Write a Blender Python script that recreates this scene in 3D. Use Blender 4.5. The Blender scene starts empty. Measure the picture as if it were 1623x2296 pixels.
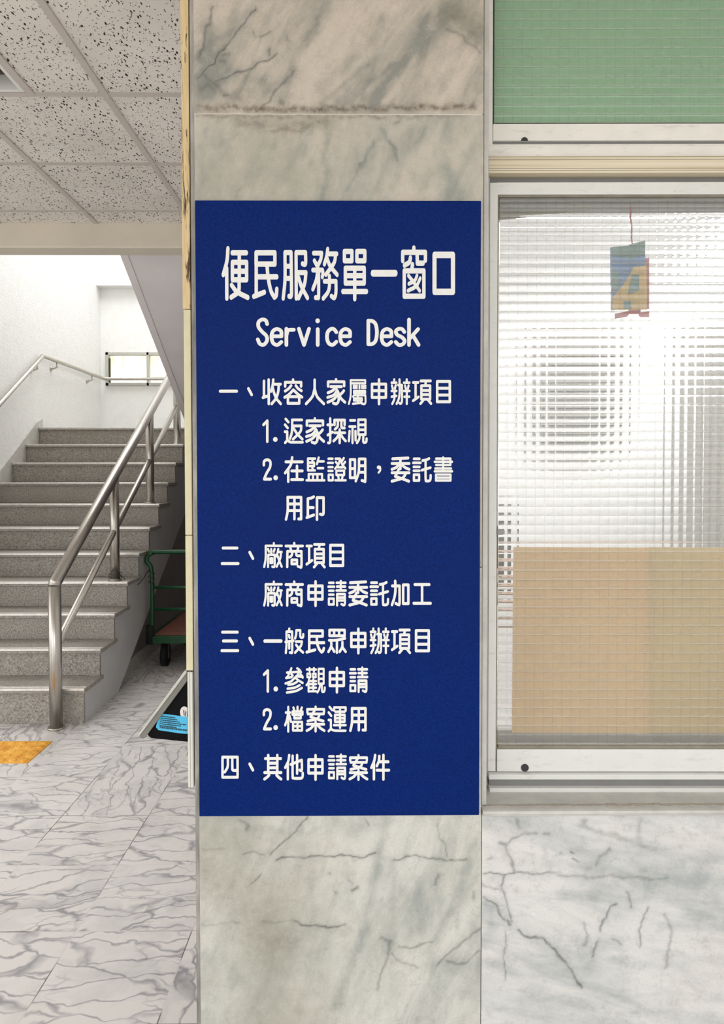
import bpy, bmesh, math, random
import numpy as np
from mathutils import Matrix, Vector

C = bpy.context.scene
COL = C.collection
random.seed(7)
PI = math.pi

# ------------------------------------------------------------------ camera
F, CX, CY, W, H = 1560.0, 827.0, 1098.0, 1623, 2296
CAM_Z = 1.5
cam_d = bpy.data.cameras.new('camera')
cam = bpy.data.objects.new('camera', cam_d)
COL.objects.link(cam)
R_CAM = (Matrix.Rotation(-math.atan(12 / F), 4, 'Z')
         @ Matrix.Rotation(PI / 2 - math.atan(40 / F), 4, 'X')
         @ Matrix.Rotation(math.radians(-0.05), 4, 'Z'))
cam.matrix_world = Matrix.Translation((0, 0, CAM_Z)) @ R_CAM
cam_d.sensor_fit = 'HORIZONTAL'
cam_d.sensor_width = 36.0
cam_d.lens = F / W * 36.0
cam_d.shift_x = -(CX - W / 2) / W
cam_d.shift_y = (CY - H / 2) / W
cam_d.clip_start = 0.02
C.camera = cam

# ------------------------------------------------------------------ light
C.view_settings.view_transform = 'Standard'
C.view_settings.look = 'None'
C.view_settings.exposure = 0.75
C.view_settings.gamma = 1.0
C.view_settings.use_curve_mapping = False
wd = bpy.data.worlds.new('sky')
C.world = wd
wd.use_nodes = True
bg = wd.node_tree.nodes['Background']
_tc = wd.node_tree.nodes.new('ShaderNodeTexCoord')
_sx = wd.node_tree.nodes.new('ShaderNodeSeparateXYZ')
_rp = wd.node_tree.nodes.new('ShaderNodeValToRGB')
wd.node_tree.links.new(_tc.outputs['Generated'], _sx.inputs[0])
wd.node_tree.links.new(_sx.outputs['Z'], _rp.inputs[0])
wd.node_tree.links.new(_rp.outputs[0], bg.inputs[0])
_e = _rp.color_ramp.elements
_e[0].position, _e[0].color = 0.02, (0.42, 0.42, 0.41, 1)
_e[1].position, _e[1].color = 0.16, (1.0, 1.0, 1.0, 1)
bg.inputs[1].default_value = 1.35


def area(name, loc, rot, sx, sy, power, color=(1, 1, 1)):
    d = bpy.data.lights.new(name, 'AREA')
    d.shape = 'RECTANGLE'
    d.size, d.size_y = sx, sy
    d.energy = power
    d.color = color
    o = bpy.data.objects.new(name, d)
    o.location = loc
    o.rotation_euler = rot
    COL.objects.link(o)
    return o


# fill panel added under the closed stairwell top as daylight, and the office lamps
area('stairwell_fill', (-2.35, 6.9, 5.9), (0, 0, 0), 1.3, 2.4, 64, (0.97, 0.99, 1.0))
area('office_lamp_light', (0.9, 3.0, 2.86), (0, 0, 0), 1.2, 0.6, 15.5, (1.0, 0.98, 0.97))
area('office_lamp_light', (2.1, 3.4, 2.86), (0, 0, 0), 0.6, 1.2, 10, (1.0, 0.98, 0.97))


# ------------------------------------------------------------------ pixel <-> place
def ray(px, py):
    return R_CAM.to_3x3() @ Vector(((px - CX) / F, -(py - CY) / F, -1.0))


def P(px, py, Y):
    d = ray(px, py)
    t = Y / d.y
    return Vector((d.x * t, Y, CAM_Z + d.z * t))


def PF(px, py, z=0.0):
    d = ray(px, py)
    t = (z - CAM_Z) / d.z
    return Vector((d.x * t, d.y * t, z))


def lin(c):
    out = []
    for v in c[:3]:
        v /= 255.0
        out.append(v / 12.92 if v <= 0.04045 else ((v + 0.055) / 1.055) ** 2.4)
    return tuple(out) + (1.0,)


# ------------------------------------------------------------------ node helper
class N:
    def __init__(s, name, rough=0.5, metal=0.0, spec=0.5):
        s.m = bpy.data.materials.new(name)
        s.m.use_nodes = True
        s.t = s.m.node_tree
        s.b = s.t.nodes['Principled BSDF']
        s.b.inputs['Roughness'].default_value = rough
        s.b.inputs['Metallic'].default_value = metal
        s.b.inputs['Specular IOR Level'].default_value = spec

    def n(s, typ, **kw):
        x = s.t.nodes.new('ShaderNode' + typ)
        for k, v in kw.items():
            setattr(x, k, v)
        return x

    def link(s, a, b):
        s.t.links.new(a, b)

    def put(s, sock, v):
        if hasattr(v, 'links'):
            s.link(v, sock)
        else:
            sock.default_value = v

    def coord(s, which='Object'):
        return s.n('TexCoord').outputs[which]

    def mapping(s, v, scale=(1, 1, 1), rot=(0, 0, 0), loc=(0, 0, 0)):
        m = s.n('Mapping')
        s.link(v, m.inputs['Vector'])
        m.inputs['Scale'].default_value = scale
        m.inputs['Rotation'].default_value = rot
        m.inputs['Location'].default_value = loc
        return m.outputs[0]

    def noise(s, v, scale, detail=3, rough=0.5, dist=0.0, out='Fac'):
        x = s.n('TexNoise')
        s.link(v, x.inputs['Vector'])
        x.inputs['Scale'].default_value = scale
        x.inputs['Detail'].default_value = detail
        x.inputs['Roughness'].default_value = rough
        x.inputs['Distortion'].default_value = dist
        return x.outputs[out]

    def voro(s, v, scale, feature='F1', out='Distance', rnd=1.0):
        x = s.n('TexVoronoi', feature=feature)
        s.link(v, x.inputs['Vector'])
        x.inputs['Scale'].default_value = scale
        x.inputs['Randomness'].default_value = rnd
        return x.outputs[out]

    def ramp(s, fac, stops, interp='LINEAR'):
        x = s.n('ValToRGB')
        x.color_ramp.interpolation = interp
        s.put(x.inputs[0], fac)
        e = x.color_ramp.elements
        while len(e) < len(stops):
            e.new(0.5)
        for i, (p, c) in enumerate(stops):
            e[i].position = p
            e[i].color = c if len(c) == 4 else (*c, 1)
        return x.outputs[0]

    def rng(s, v, a, b, c=0.0, d=1.0):
        x = s.n('MapRange')
        s.put(x.inputs[0], v)
        for i, q in enumerate((a, b, c, d)):
            x.inputs[i + 1].default_value = q
        return x.outputs[0]

    def math(s, op, a, b=0.0):
        x = s.n('Math', operation=op)
        s.put(x.inputs[0], a)
        s.put(x.inputs[1], b)
        return x.outputs[0]

    def vmath(s, op, a, b=(0, 0, 0)):
        x = s.n('VectorMath', operation=op)
        s.put(x.inputs[0], a)
        s.put(x.inputs[1], b)
        return x.outputs[0]

    def mix(s, f, a, b, blend='MIX'):
        x = s.n('Mix', data_type='RGBA', blend_type=blend)
        s.put(x.inputs[0], f)
        s.put(x.inputs[6], a)
        s.put(x.inputs[7], b)
        return x.outputs[2]

    def base(s, c):
        s.put(s.b.inputs['Base Color'], c)
        return s

    def bump(s, h, strength=0.3, dist=0.01):
        x = s.n('Bump')
        x.inputs['Strength'].default_value = strength
        x.inputs['Distance'].default_value = dist
        s.put(x.inputs['Height'], h)
        s.link(x.outputs[0], s.b.inputs['Normal'])
        return s


# ------------------------------------------------------------------ materials
M = {}


def plain(key, rgb, rough=0.5, metal=0.0, var=0.06, scale=25, bump=0.0, spec=0.5, specks=0.0):
    n = N(key, rough, metal, spec)
    v = n.coord()
    f = n.noise(v, scale, 4, 0.6)
    a = tuple(x * (1 - var) for x in lin(rgb)[:3]) + (1,)
    b = tuple(min(1, x * (1 + var)) for x in lin(rgb)[:3]) + (1,)
    c = n.ramp(f, [(0.3, a), (0.7, b)])
    if specks:
        w = n.vmath('ADD', v, n.vmath('MULTIPLY', n.noise(v, 90, 2, 0.5, 0, 'Color'), (0.02, 0.02, 0.02)))
        d = n.math('MULTIPLY', n.rng(n.voro(w, 62), 0.13, 0.07), n.rng(n.noise(v, 12, 3), 0.55, 0.62))
        d = n.math('MAXIMUM', d, n.math('MULTIPLY', n.rng(n.noise(n.mapping(v, (16, 16, 70)), 1.0, 5, 0.7), 0.56, 0.75), 0.5))
        c = n.mix(n.math('MULTIPLY', d, specks), c, lin((92, 84, 76)))
    n.base(c)
    if bump:
        n.bump(n.noise(v, scale * 3, 4), bump, 0.004)
    M[key] = n.m
    return n.m


plain('aluminium', (226, 226, 222), 0.42, 0.0, 0.03, 12, 0, .5, .45)
plain('aluminium_warm', (236, 233, 226), 0.45, 0.0, 0.05, 14, 0, .5, .6)
plain('gasket_dark', (52, 48, 42), 0.7)
plain('gasket_beige', (138, 132, 116), 0.6, 0, .15, 30)
plain('slot_dark', (128, 128, 126), 0.6)
plain('rail_grey', (150, 150, 146), 0.45)
plain('roller_black', (48, 48, 48), 0.6)
plain('black_plastic', (5, 5, 6), 0.55, 0, .06, 25, 0, 0.12)
plain('bezel_grey', (118, 117, 110), 0.5)
plain('bezel_light', (188, 187, 180), 0.5)
plain('white_plastic', (214, 214, 204), 0.45, 0, 0.03)
plain('cream_board', (214, 207, 172), 0.55, 0, 0.05, 30)
plain('vinyl_white', (232, 232, 228), 0.45, 0, 0.03, 90)
plain('plaster_white', (238, 238, 236), 0.75, 0, 0.03, 9, 0.5)
plain('plaster_rough', (238, 237, 235), 0.7, 0, 0.03, 20, 1.0)
plain('soffit_paint', (228, 223, 224), 0.8, 0, 0.05, 3, 0.3)
plain('beam_paint', (214, 206, 190), 0.7, 0, 0.04, 5, 0.15)
plain('stringer_paint', (196, 195, 194), 0.7, 0, 0.06, 6, 0.2)
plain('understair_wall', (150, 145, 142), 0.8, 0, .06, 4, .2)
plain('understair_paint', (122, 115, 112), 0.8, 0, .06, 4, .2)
plain('grid_bar', (192, 184, 177), 0.6, 0, 0.03)
plain('lamp_metal', (225, 225, 222), 0.4, 0, 0.02)
plain('lamp_dark', (70, 66, 56), 0.3, 0, 0.5, 18)
plain('trolley_green', (9, 74, 38), 0.4, 0, 0.15, 20)
plain('trolley_deck', (128, 76, 60), 0.7, 0, 0.2, 14)
plain('rubber', (20, 20, 20), 0.8)
plain('wire', (60, 60, 58), 0.5)
plain('sticker_white', (222, 214, 212), 0.5, 0, 0.02)
plain('ink', (22, 24, 30), 0.6)
plain('office_wall', (238, 238, 238), 0.8, 0, 0.02, 3)
plain('cabinet_grey', (150, 149, 144), 0.5)
plain('dark_screen', (40, 44, 50), 0.4)
plain('desk_wood', (150, 116, 92), 0.5, 0, .15)
plain('green_film', (176, 232, 184), 0.55, 0, 0.03, 4)
plain('string_red', (190, 70, 82), 0.7)
plain('packet_red', (198, 112, 114), 0.6)
plain('packet_blue', (118, 156, 200), 0.5, 0, .15, 60)
plain('packet_teal', (124, 158, 156), 0.5, 0, .25, 60)
plain('packet_orange', (232, 196, 126), 0.5, 0, .12, 60)
plain('grout', (220, 216, 208), 0.8, 0, .1, 40)
plain('caulk', (176, 168, 158), 0.7, 0, .18, 60, .6)
plain('paving', (206, 202, 194), 0.8, 0, .08, 2)
plain('reveal_marble', (196, 194, 188), 0.4, 0, .12, 22)

# stainless tube
n = N('stainless', 0.3, 1.0)
v = n.mapping(n.coord(), (300, 300, 4))
n.base(n.ramp(n.noise(v, 1.0, 2), [(0.3, lin((176, 170, 160))), (0.7, lin((214, 210, 204)))]))
M['stainless'] = n.m
n = N('nosing_metal', 0.38, 0.7)
n.base(n.ramp(n.noise(n.coord(), 40, 2), [(0.3, lin((224, 221, 214))), (0.7, lin((244, 241, 236)))]))
M['nosing_metal'] = n.m

# granite steps
n = N('granite', 0.5)
v = n.coord()
a = n.noise(v, 110, 4, 0.7)
b = n.noise(v, 5, 3, 0.6)
c1 = n.ramp(a, [(0.30, lin((70, 64, 58))), (0.46, lin((150, 144, 136))), (0.6, lin((178, 173, 165))), (0.72, lin((212, 207, 200)))])
n.base(n.mix(n.rng(b, 0.35, 0.7, 0, 0.45), c1, lin((142, 136, 126)), 'MIX'))
M['granite'] = n.m

# ceiling board, fissured
n = N('ceiling_board', 0.85)
v = n.coord()
tilev = n.vmath('FLOOR', n.vmath('MULTIPLY', v, (1 / 0.57, 1 / 0.6, 0)))
wn = n.n('TexWhiteNoise', noise_dimensions='3D')
n.link(tilev, wn.inputs['Vector'])
vv = n.vmath('ADD', v, n.vmath('MULTIPLY', wn.outputs['Color'], (3, 3, 0)))
warp = n.vmath('ADD', vv, n.vmath('MULTIPLY', n.noise(vv, 60, 2, 0.5, 0, 'Color'), (0.012, 0.012, 0)))
# long fissures: stretched cells, short ones: pin holes
f1 = n.voro(n.mapping(warp, (72, 30, 1), (0, 0, 0.30)), 1.0)
f1b = n.noise(vv, 11, 2)
fis = n.math('MULTIPLY', n.rng(f1, 0.25, 0.19), n.rng(f1b, 0.36, 0.44))
f2 = n.voro(n.mapping(warp, (120, 85, 1)), 1.0)
pin = n.math('MULTIPLY', n.rng(f2, 0.26, 0.18), n.rng(n.noise(vv, 40, 1), 0.40, 0.47))
hole = n.math('MAXIMUM', fis, pin)
basec = n.ramp(n.noise(v, 3, 3), [(0.35, lin((214, 208, 200))), (0.65, lin((226, 220, 213)))])
n.base(n.mix(hole, basec, lin((40, 31, 28))))
n.bump(n.math('MULTIPLY', hole, -1.0), 0.5, 0.004)
M['ceiling_board'] = n.m

# floor marble, one random grain per tile
TILX, TILY, TX0, TY0 = 0.377, 0.385, -0.940, 2.627
n = N('floor_marble', 0.42, 0, 0.35)
v = n.coord()
g = n.vmath('MULTIPLY', n.vmath('SUBTRACT', v, (TX0, TY0, 0)), (1 / TILX, 1 / TILY, 0))
cell = n.vmath('FLOOR', g)
frac = n.vmath('FRACTION', g)
wn = n.n('TexWhiteNoise', noise_dimensions='3D')
n.link(cell, wn.inputs['Vector'])
rot = n.n('VectorRotate', rotation_type='Z_AXIS')
n.link(n.vmath('SUBTRACT', v, n.vmath('MULTIPLY', cell, (TILX, TILY, 0))), rot.inputs['Vector'])
ang = n.ramp(wn.outputs['Value'], [(0.0, (0.02, 0.02, 0.02)), (0.45, (0.12, 0.12, 0.12)), (0.55, (0.95, 0.95, 0.95)), (0.75, (1.3, 1.3, 1.3)), (1.0, (1.9, 1.9, 1.9))])
angv = n.math('MULTIPLY', wn.outputs['Value'], 1.0)
step = n.math('GREATER_THAN', wn.outputs['Value'], 0.62)
angle = n.math('ADD', n.math('MULTIPLY', step, 1.05), n.math('MULTIPLY', n.math('SUBTRACT', angv, 0.4), 0.75))
n.link(angle, rot.inputs['Angle'])
q = n.vmath('ADD', rot.outputs[0], n.vmath('MULTIPLY', wn.outputs['Color'], (9, 9, 9)))
qw = n.vmath('ADD', q, n.vmath('MULTIPLY', n.vmath('SUBTRACT', n.noise(q, 7, 3, 0.55, 0, 'Color'), (0.5, 0.5, 0.5)), (0.20, 0.12, 0)))
e1 = n.voro(n.mapping(qw, (3.0, 13.5, 1)), 1.0, 'DISTANCE_TO_EDGE')
e2 = n.voro(n.mapping(qw, (8, 25, 1), loc=(3.3, 1.7, 0)), 1.0, 'DISTANCE_TO_EDGE')
wv = n.noise(q, 9, 2)
lv1 = n.math('MULTIPLY', n.rng(e1, 0.062, 0.0), n.rng(wv, 0.28, 0.55, 0.35, 1.0))
lv2 = n.math('MULTIPLY', n.rng(e2, 0.08, 0.0), n.rng(n.noise(q, 5, 2, 0.5), 0.5, 0.62, 0.0, 0.6))
vein = n.math('MINIMUM', n.math('ADD', lv1, lv2), 1.0)
cloud = n.rng(n.noise(qw, 6, 4, 0.6), 0.45, 0.75, 0, 0.55)
bc = n.mix(cloud, lin((228, 224, 221)), lin((178, 176, 178)))
bc = n.mix(n.rng(n.noise(v, 2.2, 3), 0.5, 0.75, 0, 0.35), bc, lin((216, 204, 196)))
bc = n.mix(n.math('MULTIPLY', vein, 0.8), bc, lin((132, 131, 137)))
sx = n.n('SeparateXYZ')
n.link(frac, sx.inputs[0])
jx = n.math('MINIMUM', sx.outputs[0], n.math('SUBTRACT', 1.0, sx.outputs[0]))
jy = n.math('MINIMUM', sx.outputs[1], n.math('SUBTRACT', 1.0, sx.outputs[1]))
jt = n.rng(n.math('MINIMUM', jx, jy), 0.0055, 0.0035)
jc = n.ramp(n.noise(v, 3.3, 2), [(0.47, lin((86, 82, 78))), (0.53, lin((222, 216, 210)))])
n.base(n.mix(n.math('MULTIPLY', jt, 0.85), bc, jc))
n.bump(n.math('MULTIPLY', jt, -1.0), 0.4, 0.002)
M['floor_marble'] = n.m


def wall_marble(key, c_light, c_grey, seed, ang, warm=(196, 178, 160), tone=(158, 155, 140)):
    """wall slab: cloudy stone; the slab's own veins, clouds, rust marks and darker patches are in the attribute 'veins'"""
    n = N(key, 0.36, 0, 0.4)
    o = n.coord()
    v = n.mapping(o, loc=(seed, seed * 0.7, seed * 1.3))
    al = n.mapping(n.mapping(o, rot=(0, ang, 0)), (3.2, 1, 13), loc=(seed, 0, seed))
    al2 = n.mapping(n.mapping(o, rot=(0, ang + 0.25, 0)), (9, 1, 30), loc=(seed, 3, seed))
    at = n.n('Attribute', attribute_name='veins')
    sp = n.n('SeparateColor')
    n.link(at.outputs['Color'], sp.inputs[0])
    brk = n.rng(n.noise(v, 60, 4, 0.65), 0.28, 0.56, 0.4, 1.0)
    soft = n.rng(n.noise(v, 22, 6, 0.68), 0.3, 0.7, 0.4, 1.3)
    cl = n.rng(n.noise(al, 1.0, 6, 0.62, 0.5), 0.42, 0.66, 0.0, 0.62)
    cl_b = n.rng(n.noise(al2, 1.0, 4, 0.6, 0.4), 0.48, 0.70, 0.0, 0.34)
    cl2 = n.math('MINIMUM', n.math('ADD', n.math('ADD', cl, cl_b), n.math('MULTIPLY', sp.outputs[1], soft)), 1.0)
    bc = n.mix(n.rng(n.noise(v, 6, 3), 0.42, 0.66, 0, 0.7), lin(c_light), lin(warm))
    bc = n.mix(cl2, bc, lin(c_grey))
    bc = n.mix(n.math('MULTIPLY', at.outputs['Alpha'], n.rng(n.noise(v, 9, 5, 0.65), 0.3, 0.65, 0.5, 1.0)), bc, lin(tone))
    mot = n.noise(v, 42, 6, 0.72)
    bc = n.mix(n.rng(mot, 0.52, 0.74, 0, 0.35), bc, lin((132, 130, 122)))
    bc = n.mix(n.rng(mot, 0.46, 0.28, 0, 0.18), bc, lin((232, 228, 220)))
    bc = n.mix(n.math('MULTIPLY', n.math('MULTIPLY', sp.outputs[2], n.rng(n.noise(v, 75, 5, 0.7), 0.34, 0.60, 0.15, 1.0)), 0.9), bc, lin((100, 86, 72)))
    bc = n.mix(n.math('MULTIPLY', n.math('MULTIPLY', sp.outputs[0], brk), 0.95), bc, lin((78, 79, 79)))
    sp1 = n.rng(n.voro(v, 120), 0.10, 0.05)
    bc = n.mix(n.math('MULTIPLY', sp1, n.rng(n.noise(v, 9, 2), 0.56, 0.64, 0, 0.5)), bc, lin((235, 234, 228)))
    n.base(n.mix(n.rng(n.noise(v, 330, 2, 0.6), 0.4, 0.75, 0, 0.16), bc, lin((120, 118, 112))))
    n.bump(n.noise(v, 70, 4), 0.05, 0.002)
    M[key] = n.m


wall_marble('marble_upper', (206, 195, 181), (146, 146, 138), 1.7, math.radians(52), (212, 199, 184))
wall_marble('marble_middle', (198, 191, 178), (152, 155, 146), 4.1, math.radians(66), (204, 193, 178))
wall_marble('marble_lower', (208, 207, 199), (160, 164, 158), 7.7, math.radians(66), (202, 199, 188), (160, 157, 141))
wall_marble('marble_dado', (220, 219, 216), (172, 177, 176), 11.3, math.radians(-18), (220, 216, 211))

# dark slab edge of the pillar flank
n = N('marble_edge', 0.5)
v = n.mapping(n.coord(), (40, 40, 7))
n.base(n.ramp(n.noise(v, 1.0, 4, 0.6), [(0.3, lin((112, 108, 104))), (0.55, lin((156, 152, 146))), (0.75, lin((196, 192, 184)))]))
M['marble_edge'] = n.m

# stained timber edge
n = N('stained_wood', 0.6)
v = n.coord()
w1 = n.noise(n.mapping(v, (160, 160, 9)), 1.0, 4, 0.6)
w2 = n.rng(n.noise(n.mapping(v, (60, 60, 6)), 1.0, 4, 0.7, 0.5), 0.53, 0.60, 0, 1.0)
bc = n.ramp(w1, [(0.3, lin((204, 176, 128))), (0.7, lin((228, 206, 160)))])
n.base(n.mix(w2, bc, lin((74, 50, 30))))
M['stained_wood'] = n.m

# cream transom, fine horizontal grain
n = N('transom_cream', 0.5)
v = n.coord()
w1 = n.noise(n.mapping(v, (1.2, 30, 150)), 1.0, 3, 0.6)
n.base(n.ramp(w1, [(0.3, lin((206, 190, 160))), (0.5, lin((224, 211, 184))), (0.7, lin((232, 222, 200)))]))
n.bump(w1, 0.2, 0.002)
M['transom_cream'] = n.m

# sign blue
n = N('sign_blue', 0.45, 0, 0.09)
v = n.coord()
f = n.noise(v, 320, 2, 0.6)
g = n.noise(v, 6, 3)
bc = n.ramp(f, [(0.35, lin((0, 27, 92))), (0.65, lin((0, 38, 110)))])
n.base(n.mix(n.rng(g, 0.4, 0.7, 0, 0.25), bc, lin((6, 30, 94))))
n.bump(f, 0.06, 0.001)
M['sign_blue'] = n.m
plain('sign_edge', (24, 30, 78), 0.4)

# pressed glass
n = N('pressed_glass', 0.02)
n.b.inputs['Transmission Weight'].default_value = 1.0
n.b.inputs['IOR'].default_value = 1.58
n.b.inputs['Base Color'].default_value = (0.97, 0.985, 0.98, 1)
n.b.inputs['Roughness'].default_value = 0.03
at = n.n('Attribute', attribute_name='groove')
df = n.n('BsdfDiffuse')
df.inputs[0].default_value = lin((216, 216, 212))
dcol = n.mix(at.outputs['Fac'], lin((240, 238, 230)), lin((84, 80, 70)))  # dark cell tops and pale bottoms: light and shade painted into the glass
al_ = n.n('Attribute', attribute_name='painted_glow')
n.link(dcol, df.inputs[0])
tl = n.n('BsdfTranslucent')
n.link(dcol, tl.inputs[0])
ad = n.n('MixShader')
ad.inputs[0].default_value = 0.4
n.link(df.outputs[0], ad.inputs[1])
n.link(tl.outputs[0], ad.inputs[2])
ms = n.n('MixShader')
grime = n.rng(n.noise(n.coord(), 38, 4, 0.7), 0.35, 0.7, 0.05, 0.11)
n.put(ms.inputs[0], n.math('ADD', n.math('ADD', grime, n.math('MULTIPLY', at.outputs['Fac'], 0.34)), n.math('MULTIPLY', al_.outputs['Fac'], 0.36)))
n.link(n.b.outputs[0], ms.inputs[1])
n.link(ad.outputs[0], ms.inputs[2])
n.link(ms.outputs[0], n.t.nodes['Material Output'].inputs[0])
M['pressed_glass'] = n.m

# sheets taped behind the glass
for key, ca, cb in (('card_tan', (246, 222, 178), (236, 208, 162)), ('card_olive', (236, 216, 168), (224, 204, 156))):
    n = N(key, 0.7)
    n.base(n.ramp(n.noise(n.mapping(n.coord(), (6, 6, 2)), 1.0, 3), [(0.35, lin(ca)), (0.65, lin(cb))]))
    tr = n.n('BsdfTranslucent')
    tr.inputs[0].default_value = lin(ca)
    ms = n.n('MixShader')
    ms.inputs[0].default_value = 0.35
    n.link(n.b.outputs[0], ms.inputs[1])
    n.link(tr.outputs[0], ms.inputs[2])
    n.link(ms.outputs[0], n.t.nodes['Material Output'].inputs[0])
    M[key] = n.m

# tactile paving
n = N('tactile_yellow', 0.55)
n.base(n.ramp(n.noise(n.coord(), 14, 4, 0.65), [(0.3, lin((214, 138, 30))), (0.5, lin((240, 172, 52))), (0.7, lin((250, 196, 92)))]))
M['tactile_yellow'] = n.m

# asset label blue
n = N('label_blue', 0.5)
n.base(n.ramp(n.noise(n.coord(), 8, 2), [(0.3, lin((70, 178, 220))), (0.7, lin((92, 196, 232)))]))
M['label_blue'] = n.m

# stairwell window: daylight behind a patterned curtain
n = N('lit_curtain', 0.6)
v = n.coord()
st = n.noise(n.mapping(v, (9, 1, 1.1)), 1.0, 3, 0.6)
col = n.ramp(st, [(0.34, lin((214, 208, 170))), (0.48, lin((252, 250, 228))), (0.6, lin((255, 255, 246))), (0.7, lin((226, 226, 196)))])
n.base(col)
n.put(n.b.inputs['Emission Color'], col)
n.b.inputs['Emission Strength'].default_value = 0.45
M['lit_curtain'] = n.m
n = N('lamp_tube', 0.4)
n.base(lin((255, 255, 255)))
n.b.inputs['Emission Color'].default_value = (1, 1, 1, 1)
n.b.inputs['Emission Strength'].default_value = 2.0
M['lamp_tube'] = n.m


# ------------------------------------------------------------------ mesh helper
class MB:
    def __init__(s):
        s.v, s.f, s.sm = [], [], []

    def add(s, vs, fs, smooth=False):
        k = len(s.v)
        s.v += [tuple(p) for p in vs]
        s.f += [tuple(k + i for i in f) for f in fs]
        s.sm += [smooth] * len(fs)
        return s

    def box(s, x0, x1, y0, y1, z0, z1):
        return s.add([(x0, y0, z0), (x1, y0, z0), (x1, y1, z0), (x0, y1, z0), (x0, y0, z1), (x1, y0, z1), (x1, y1, z1), (x0, y1, z1)],
                     [(0, 3, 2, 1), (4, 5, 6, 7), (0, 1, 5, 4), (1, 2, 6, 5), (2, 3, 7, 6), (3, 0, 4, 7)])

    def prism(s, poly, a, b, axis='x'):
        """polygon in the other two axes, extruded from a to b along axis"""
        def mk(p, t):
            if axis == 'x':
                return (t, p[0], p[1])
            if axis == 'y':
                return (p[0], t, p[1])
            return (p[0], p[1], t)
        k = len(poly)
        vs = [mk(p, a) for p in poly] + [mk(p, b) for p in poly]
        fs = [tuple(range(k)), tuple(range(2 * k - 1, k - 1, -1))] + [(i, i + k, (i + 1) % k + k, (i + 1) % k) for i in range(k)]
        return s.add(vs, fs)

    def tube(s, pts, r, seg=16, caps=True):
        pts = [Vector(p) for p in pts]
        rs = r if isinstance(r, (list, tuple)) else [r] * len(pts)
        rings, up = [], None
        for i, p in enumerate(pts):
            a = pts[max(i - 1, 0)]
            b = pts[min(i + 1, len(pts) - 1)]
            t = (b - a).normalized()
            if up is None:
                up = Vector((0, 0, 1)) if abs(t.z) < 0.9 else Vector((1, 0, 0))
            x = up.cross(t).normalized()
            y = t.cross(x)
            up = y
            sc = 1.0
            if 0 < i < len(pts) - 1:
                t1, t2 = (p - a).normalized(), (b - p).normalized()
                ca = max(0.35, math.sqrt(max(0, (1 + t1.dot(t2)) / 2)))
                bis = (t2 - t1)
                sc = 1 / ca
                bis = bis.normalized() if bis.length > 1e-6 else None
            else:
                bis = None
            ring = []
            for k in range(seg):
                an = 2 * PI * k / seg
                off = (x * math.cos(an) + y * math.sin(an)) * rs[i]
                if bis is not None:
                    off += bis * off.dot(bis) * (sc - 1)
                ring.append(p + off)
            rings.append(ring)
        vs = [q for ring in rings for q in ring]
        fs = [(i * seg + k, i * seg + (k + 1) % seg, (i + 1) * seg + (k + 1) % seg, (i + 1) * seg + k)
              for i in range(len(pts) - 1) for k in range(seg)]
        s.add(vs, fs, True)
        if caps:
            n0 = len(s.v) - len(vs)
            s.f += [tuple(n0 + k for k in range(seg - 1, -1, -1)), tuple(n0 + (len(pts) - 1) * seg + k for k in range(seg))]
            s.sm += [False, False]
        return s

    def disc(s, c, rx, rz, y0, y1, seg=24):
        """flat round button facing -y"""
        poly = [(c[0] + rx * math.cos(2 * PI * k / seg), c[1] + rz * math.sin(2 * PI * k / seg)) for k in range(seg)]
        return s.prism(poly, y0, y1, 'y')

    def build(s, name, mat, parent=None, bevel=0.0):
        me = bpy.data.meshes.new(name)
        me.from_pydata(s.v, [], s.f)
        me.polygons.foreach_set('use_smooth', s.sm)
        bm = bmesh.new()
        bm.from_mesh(me)
        bmesh.ops.recalc_face_normals(bm, faces=bm.faces)
        bm.to_mesh(me)
        bm.free()
        me.update()
        me.materials.append(M[mat])
        o = bpy.data.objects.new(name, me)
        COL.objects.link(o)
        if parent is not None:
            o.parent = parent
        if bevel:
            b = o.modifiers.new('bevel', 'BEVEL')
            b.width = bevel
            b.segments = 2
            b.limit_method = 'ANGLE'
        return o


def tag(o, label, cat, group=None, kind=None):
    o['label'] = label
    o['category'] = cat
    if group:
        o['group'] = group
    if kind:
        o['kind'] = kind
    return o


def struct(o):
    o['kind'] = 'structure'
    return o


def empty(name, loc=(0, 0, 0), rz=0.0):
    o = bpy.data.objects.new(name, None)
    o.location = loc
    o.rotation_euler = (0, 0, rz)
    o.empty_display_size = 0.05
    COL.objects.link(o)
    return o


def child(o, parent):
    """parent while staying where it was built in world space"""
    bpy.context.view_layer.update()
    o.parent = parent
    o.matrix_parent_inverse = parent.matrix_world.inverted()
    return o


def smooth(pts, k=6):
    """Catmull-Rom through the given points"""
    q = [np.array(p, float) for p in pts]
    q = [2 * q[0] - q[1]] + q + [2 * q[-1] - q[-2]]
    out = []
    for i in range(1, len(q) - 2):
        a, b, c, d = q[i - 1], q[i], q[i + 1], q[i + 2]
        for j in range(k):
            t = j / k
            out.append(0.5 * (2 * b + (c - a) * t + (2 * a - 5 * b + 4 * c - d) * t * t + (3 * b - a - 3 * c + d) * t ** 3))
    out.append(q[-2])
    return out


# ================================================================== SETTING
YP = 1.46          # face of the pillar cladding
YW = 1.555         # face of the window sashes
HC = 2.952         # suspended ceiling
XL, XR = -3.12, -0.30   # stairwell walls
YB = 8.33          # stairwell back wall
pl = P(441.5, 1100, YP).x    # pillar edges
pr = P(1081, 1100, YP).x
ZJ = P(760, 256, YP).z     # joint between the two upper slabs

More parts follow.
